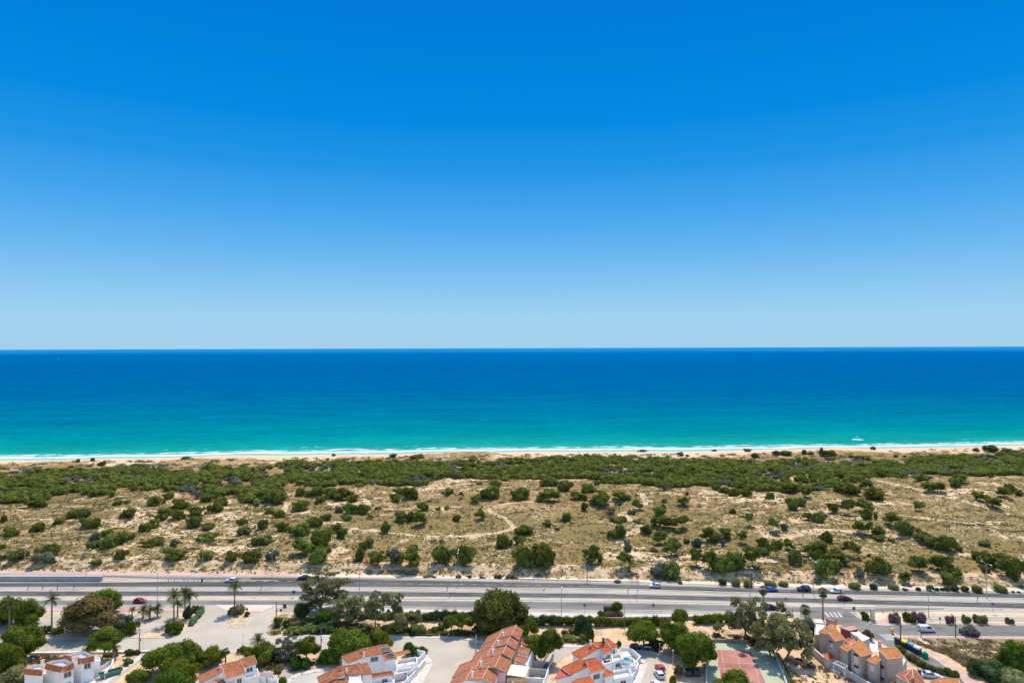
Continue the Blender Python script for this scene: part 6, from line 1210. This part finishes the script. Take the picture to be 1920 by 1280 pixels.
# waste containers
def container(a, b, label, lid, h=1.5, wdt=1.3, rounded=False):
    A, B = G(a[0], a[1], 0), G(b[0], b[1], 0); d = B-A; L = d.length; yaw = math.atan2(d.y, d.x); c = (A+B)/2; R = empty('waste_container', c, label, 'waste container', 'waste containers along the street', yaw); R.name = 'waste_container'
    hw = wdt/2; b_ = MB().prism([(-L/2+.12,-hw,.0),(L/2-.12,-hw,0),(L/2-.12,hw,0),(-L/2+.12,hw,0)], .15, h); bevel(b_.build('bin_body', mat('container_dark', (.025,.035,.055), rough=.5), R), .06)
    n = 7; pr_ = [(-hw-.05, h)]+[(-hw*math.cos(3.14*k/n)*1.02, h+.05+math.sin(3.14*k/n)*.48) for k in range(n+1)]+[(hw+.05, h)]
    mb = MB(); k0 = len(pr_); mb.v = [(-L/2, y, z) for y, z in pr_]+[(L/2, y, z) for y, z in pr_]; mb.f = [list(range(k0)), list(range(2*k0-1, k0-1, -1))]+[[i, i+k0, (i+1) % k0+k0, (i+1) % k0] for i in range(k0)]; mb.build('lid', lid, R)
    for sx in (-1, 1):
        for sy in (-1, 1): MB().tube((sx*(L/2-.35), sy*hw*.8-.04, .12), (sx*(L/2-.35), sy*hw*.8+.04, .12), .12, None, 10).build('wheel', DARKM, R)
DKL = mat('lid_dark', (.03,.035,.06), rough=.45); YL = mat('lid_yellow', (.75,.66,.02), rough=.5); BL = mat('lid_blue', (.07,.30,.46), rough=.5); WL = mat('lid_white', (.62,.64,.68), rough=.5); GL = mat('igloo_green', (.0,.30,.11), rough=.4)
container((1679,1205.5),(1689,1210),'dark blue waste container nearest the crossing',DKL); container((1692,1211),(1701,1215),'waste container with a bright yellow lid',YL); container((1704,1215.5),(1714,1221),'waste container with a light blue lid',BL); container((1715,1222),(1726,1227.5),'waste container with a white lid',WL)
p = G(1734.5, 1232.5, 0); R = empty('bottle_bank', p, 'rounded green bottle bank at the end of the container row', 'bottle bank', 'waste containers along the street'); MB().path([(0,0,.1),(0,0,.9),(0,0,1.35),(0,0,1.65),(0,0,1.8)],[.72,.82,.7,.42,.12],20).build('shell', GL, R, smooth=False); MB().tube((0,0,0),(0,0,.1),.6,.6,16).build('base', DARKM, R); MB().tube((0,-.75,1.15),(0,-.83,1.13),.16,.16,12).build('hole', DARKM, R); MB().tube((0,0,1.78),(0,0,1.98),.07,.07,6).build('hook', STEEL, R)
p = G(207, 1266, 0); R = empty('skip', p, 'long green skip parked at the lower end of the side road', 'skip', rz=.75); GSK = mat('skip_green', (.10,.19,.15), var=(.15,.25,.2), scale=2)
mb = MB(); mb.v = [(-2.2,-.8,.2),(2.2,-.8,.2),(2.2,.8,.2),(-2.2,.8,.2),(-2.8,-1,1.3),(2.8,-1,1.3),(2.8,1,1.3),(-2.8,1,1.3),(-2.65,-.88,1.3),(2.65,-.88,1.3),(2.65,.88,1.3),(-2.65,.88,1.3),(-2.15,-.7,.35),(2.15,-.7,.35),(2.15,.7,.35),(-2.15,.7,.35)]; mb.f = [[0,3,2,1],[0,1,5,4],[1,2,6,5],[2,3,7,6],[3,0,4,7],[4,5,9,8],[5,6,10,9],[6,7,11,10],[7,4,8,11],[8,9,13,12],[9,10,14,13],[10,11,15,14],[11,8,12,15],[12,13,14,15]]; mb.build('hopper', GSK, R)
for sx in (-2, 2): MB().box((sx,0,.1),(.25,1.7,.2)).build('skid', DARKM, R)
# wheeled bins' white plastic, solar-free small things in the yards
p = G(153, 1277, 0)
# ------------------------------------------------------------------ vehicles
TYRE = mat('tyre', (.02,.02,.02), rough=.9); RIMM = mat('wheel_rim', (.45,.46,.48), rough=.35, metal=.6); CGL = mat('car_glass', (.02,.03,.04), rough=.08, spec=.7); LHT = mat('headlight_glass', (.7,.7,.7), rough=.2); TLT = mat('tail_light', (.35,.01,.01), rough=.3)
def paintm(name, c): return mat('paint_'+name, c, rough=.28, spec=.55)
def car(px, by, yaw, col, cname, label, kind='hatch', group='cars', base=None):
    """yaw 0 = nose to +x; by = the photo height of the near wheels"""
    p = base or G(px, by, 0); p.y += .9*abs(math.cos(yaw)); R = empty('van' if kind == 'van' else 'car', p, label, 'van' if kind == 'van' else 'car', group, yaw)
    M = paintm(cname, col)
    if kind == 'hatch': L, w, prof, cab = 4.1, 1.75, [(-2.05,.35),(-2.05,.75),(-1.95,.98),(.75,.98),(1.65,.82),(2.02,.62),(2.05,.35)], [(-1.88,.98),(-1.55,1.46),(.0,1.48),(.85,.97)]
    elif kind == 'saloon': L, w, prof, cab = 4.6, 1.8, [(-2.3,.35),(-2.3,.85),(-2.2,.98),(-1.5,1.0),(.85,.96),(1.9,.82),(2.28,.62),(2.3,.35)], [(-1.75,.98),(-1.0,1.42),(.1,1.44),(1.05,.95)]
    elif kind == 'suv': L, w, prof, cab = 4.6, 1.9, [(-2.3,.4),(-2.3,.95),(-2.2,1.12),(1.0,1.12),(2.05,.98),(2.28,.75),(2.3,.4)], [(-2.2,1.1),(-1.95,1.66),(.15,1.70),(1.1,1.1)]
    else: L, w, prof, cab = 4.5, 1.85, [(-2.25,.35),(-2.25,1.15),(.9,1.15),(1.85,1.0),(2.2,.75),(2.25,.35)], [(-2.25,1.15),(-2.2,1.84),(.55,1.88),(1.45,1.12)]
    hw = w/2
    def ext(pr, y0, y1, inset=0):
        mb = MB(); n = len(pr); mb.v = [(x, y0+(inset if z > 1.2 else 0)*(1), z) for x, z in pr]+[(x, y1-(inset if z > 1.2 else 0), z) for x, z in pr]; mb.f = [list(range(n)), list(range(2*n-1, n-1, -1))]+[[i, i+n, (i+1) % n+n, (i+1) % n] for i in range(n)]; return mb
    body = ext(prof, -hw, hw); 
    # roof skin and pillars
    ca = [(x, z) for x, z in cab]; tx0, tx1 = ca[1][0], ca[2][0]; tz = ca[1][1]; ins = .17
    rf = MB().slab([(tx0-.06,-hw+ins-.02,tz+.03),(tx1+.06,-hw+ins-.02,ca[2][1]+.03),(tx1+.06,hw-ins+.02,ca[2][1]+.03),(tx0-.06,hw-ins+.02,tz+.03)], .07)
    for a, b in ((ca[0], ca[1]), (ca[3], ca[2])):
        for s in (-1, 1): rf.tube((a[0], s*(hw-.07), a[1]-.02), (b[0], s*(hw-ins), b[1]), .06, .05, 5)
    for s in (-1, 1): rf.tube(((tx0+tx1)/2-.1, s*(hw-.07), ca[0][1]), ((tx0+tx1)/2-.05, s*(hw-ins), tz), .05, .04, 5)
    n0 = len(body.v); body.v += rf.v; body.f += [[i+n0 for i in f] for f in rf.f]
    if kind == 'van': a_ = MB().prism([(-2.24,-hw+.02,0),(-.3,-hw+.02,0),(-.3,hw-.02,0),(-2.24,hw-.02,0)], 1.1, 1.86); n0 = len(body.v); body.v += a_.v; body.f += [[i+n0 for i in f] for f in a_.f]
    bevel(body.build('body', M, R), .06, 2)
    g = ext(ca, -hw+.07, hw-.07, ins-.06); g.build('window_glass', CGL, R)
    for sx in (-1, 1):
        for sy in (-1, 1):
            x = sx*L*.31; y = sy*(hw-.12); wh = MB().tube((x,y-.12,.33),(x,y+.12,.33),.33,.33,16).build('wheel', TYRE, R); MB().tube((x,y+sy*.121,.33),(x,y+sy*.14,.33),.19,.19,12).build('rim', RIMM, wh)
    for sy in (-1, 1): MB().box((L/2-.06, sy*(hw-.3), .68), (.16,.36,.14)).build('headlight', LHT, R); MB().box((-L/2+.03, sy*(hw-.22), .8), (.12,.26,.22)).build('tail_light', TLT, R)
    return R
PI = math.pi
car(260,1131,0,(.30,.005,.035),'crimson','crimson hatchback driving right on the service road, far left','hatch','cars on the highway and service road')
car(568,1087,PI+.03,(.02,.025,.06),'midnight','very dark blue car just left above the tall eucalyptus','saloon','cars on the highway and service road')
car(431,1092,PI,(.7,.7,.7),'white','white car half hidden by the traffic island palm crown','hatch','cars on the highway and service road')
car(1229,1102,PI,(.62,.65,.70),'silver_white','white hatchback alone on the far highway lane','hatch','cars on the highway and service road')
car(1449,1109,0,(.01,.10,.42),'blue','bright blue small car behind the first fan palm','hatch','cars on the highway and service road')
car(1509,1108.5,PI,(.02,.02,.06),'navy','navy car on the far lane between the fan palms','suv','cars on the highway and service road')
car(1570,1112.5,PI,(.60,.68,.70),'pale','pale silver car right of the tall fan palm','hatch','cars on the highway and service road')
car(1586,1126,0,(.16,.012,.02),'dark_red','dark red car heading right on the near carriageway','saloon','cars on the highway and service road')
car(1448,1143,0,(.07,.012,.05),'purple','purple car on the service road behind the eucalyptus','saloon','cars on the highway and service road')
car(1741,1185.5,-.03,(.62,.66,.70),'van_white','white van on the side road beside the dry field','van',None)
rd_ = math.radians
car(1238,1256,rd_(98),(.42,.01,.03),'red','red parked car at the head of the parked line','hatch','cars parked beside the cul de sac'); car(1236,1268,rd_(98),(.60,.63,.64),'parked_white','white parked car behind the red one','hatch','cars parked beside the cul de sac'); car(1231,1287,rd_(98),(.66,.66,.68),'parked_white2','white parked car cut by the bottom edge','saloon','cars parked beside the cul de sac')
car(1196,1219,rd_(12),(.02,.05,.045),'dark_green','dark green car in the pine shade beside the pool house','hatch','cars parked in tree shade'); car(1213,1220,rd_(170),(.03,.04,.07),'dark_blue','dark blue car in the pine shade right of the green one','saloon','cars parked in tree shade')
car(1304,1262,rd_(90),(.02,.06,.06),'teal_dark','dark car in the deep shade of the largest pine','hatch','cars parked in tree shade'); car(1288,1262,rd_(90),(.03,.03,.04),'black','black car in the deep shade left of the dark one','hatch','cars parked in tree shade')
car(8,1171,rd_(20),(.03,.05,.10),'deep_blue','deep blue car under the trees at the left edge','hatch','cars parked in tree shade'); car(33,1170,rd_(200),(.45,.40,.38),'beige','beige car parked beside the left trees','hatch','cars parked in tree shade'); car(181,1170,0,(.04,.05,.08),'shade_blue','dark car behind the russet tree','hatch','cars parked in tree shade')
car(1026,1256,rd_(75),(.03,.08,.08),'petrol','petrol green car in the shade right of the leaning pine','hatch','cars parked in tree shade'); car(546,1236,rd_(20),(.62,.63,.66),'yard_white','white car in shade in the gravel yard','hatch','cars parked in tree shade'); car(1748,1272,rd_(-12),(.55,.60,.66),'port_silver','silver blue car parked in the car port','saloon',None)
# ------------------------------------------------------------------ boats
def boat(px, py, L, label, sail=True):
    p = G(px, py, SEA_Z); R = empty('sailing_boat' if sail else 'motor_boat', p, label, 'boat'); hull = [(-L/2,-L*.14),(L*.25,-L*.15),(L/2,0),(L*.25,L*.15),(-L/2,L*.14)]
    mb = MB(); k = 5; mb.v = [(x*.9, y*.6, -.3) for x, y in hull]+[(x, y, L*.1) for x, y in hull]; mb.f = [list(range(4,-1,-1)), list(range(5,10))]+[[i, (i+1) % k, (i+1) % k+k, i+k] for i in range(k)]; mb.build('hull', WMETAL, R)
    if sail: MB().tube((0,0,0),(0,0,L*1.5),L*.012).build('mast', STEEL, R); MB().slab([(-.02*L,.02,L*1.45),(-.02*L,.05,L*.2),(-L*.55,.05,L*.2)], .06).build('sail', WMETAL, R) if False else None
    if sail:
        s_ = MB(); s_.v = [(-.02*L,-.04,L*1.45),(-.02*L,-.04,L*.2),(-L*.55,-.5,L*.2),(-.02*L,.04,L*1.45),(-.02*L,.04,L*.2),(-L*.55,-.42,L*.2)]; s_.f = [[0,1,2],[5,4,3],[0,3,4,1],[1,4,5,2],[2,5,3,0]]; s_.build('sail', WMETAL, R)
    else: bevel(MB().box((-L*.05,0,L*.2),(L*.35,L*.2,L*.22)).build('cabin', WMETAL, R), .1); MB().box((L*.13,0,L*.22),(.04,L*.17,L*.1)).build('windscreen', CGL, R)
boat(109, 674, 9.5, 'tiny white sailing boat far out on the left sea')
boat(1607, 820, 3.2, 'small white motor boat near the surf on the right', False)
import itertools
wk = MB(); rd = random.Random(9); c0 = G(1607, 823.5, SEA_Z)
for k in range(26): x = rd.uniform(-4.5, 4.5); y = rd.uniform(-3.5, 3.5); wk.ball((c0.x+x, c0.y+y, SEA_Z+.02), rd.uniform(.6, 1.6), 8, 4, .12)
tag(wk.build('sea_foam', mat('foam', (.75,.78,.78))), 'white foam around the small motor boat', 'foam', kind='stuff')
def town_spots(polys, n, seed):
    rnd = random.Random(seed); P = []
    for _ in range(n):
        a, b, c = rnd.choice(polys); u, v = sorted((rnd.random(), rnd.random())); x = a[0]*u+b[0]*(v-u)+c[0]*(1-v); y = a[1]*u+b[1]*(v-u)+c[1]*(1-v); q = G(x, y, 0.02); P.append((q.x, q.y, .02))
    return P
def quad(a, b, c, d): return [(a, b, c), (a, c, d)]
low_scrub('field_scrub', town_spots(quad((1700,1199),(1915,1201),(1915,1262),(1780,1228))+quad((1780,1228),(1915,1262),(1915,1290),(1835,1262)), 700, 5), (.3, 1.1), 'herb', 'rough dry herbs covering the vacant field', 33, .28)
low_scrub('garden_scrub', town_spots(quad((512,1160),(640,1158),(640,1188),(508,1188))+quad((640,1168),(760,1172),(760,1188),(640,1188))+quad((760,1180),(880,1182),(880,1192),(760,1192)), 420, 6), (.3, 1.2), 'thyme', 'low ground cover in the sandy gardens by the town road', 34, .26)
low_scrub('litter', town_spots(quad((430,1232),(600,1236),(590,1250),(500,1275))+quad((60,1228),(150,1228),(110,1240),(60,1244))+quad((1360,1190),(1440,1190),(1440,1204),(1350,1204))+quad((1470,1240),(1500,1232),(1640,1290),(1490,1290)), 330, 7), (.2, .9), 'dry', 'brown leaf litter and dry weeds on the bare plots', 35, .22)
#@@END
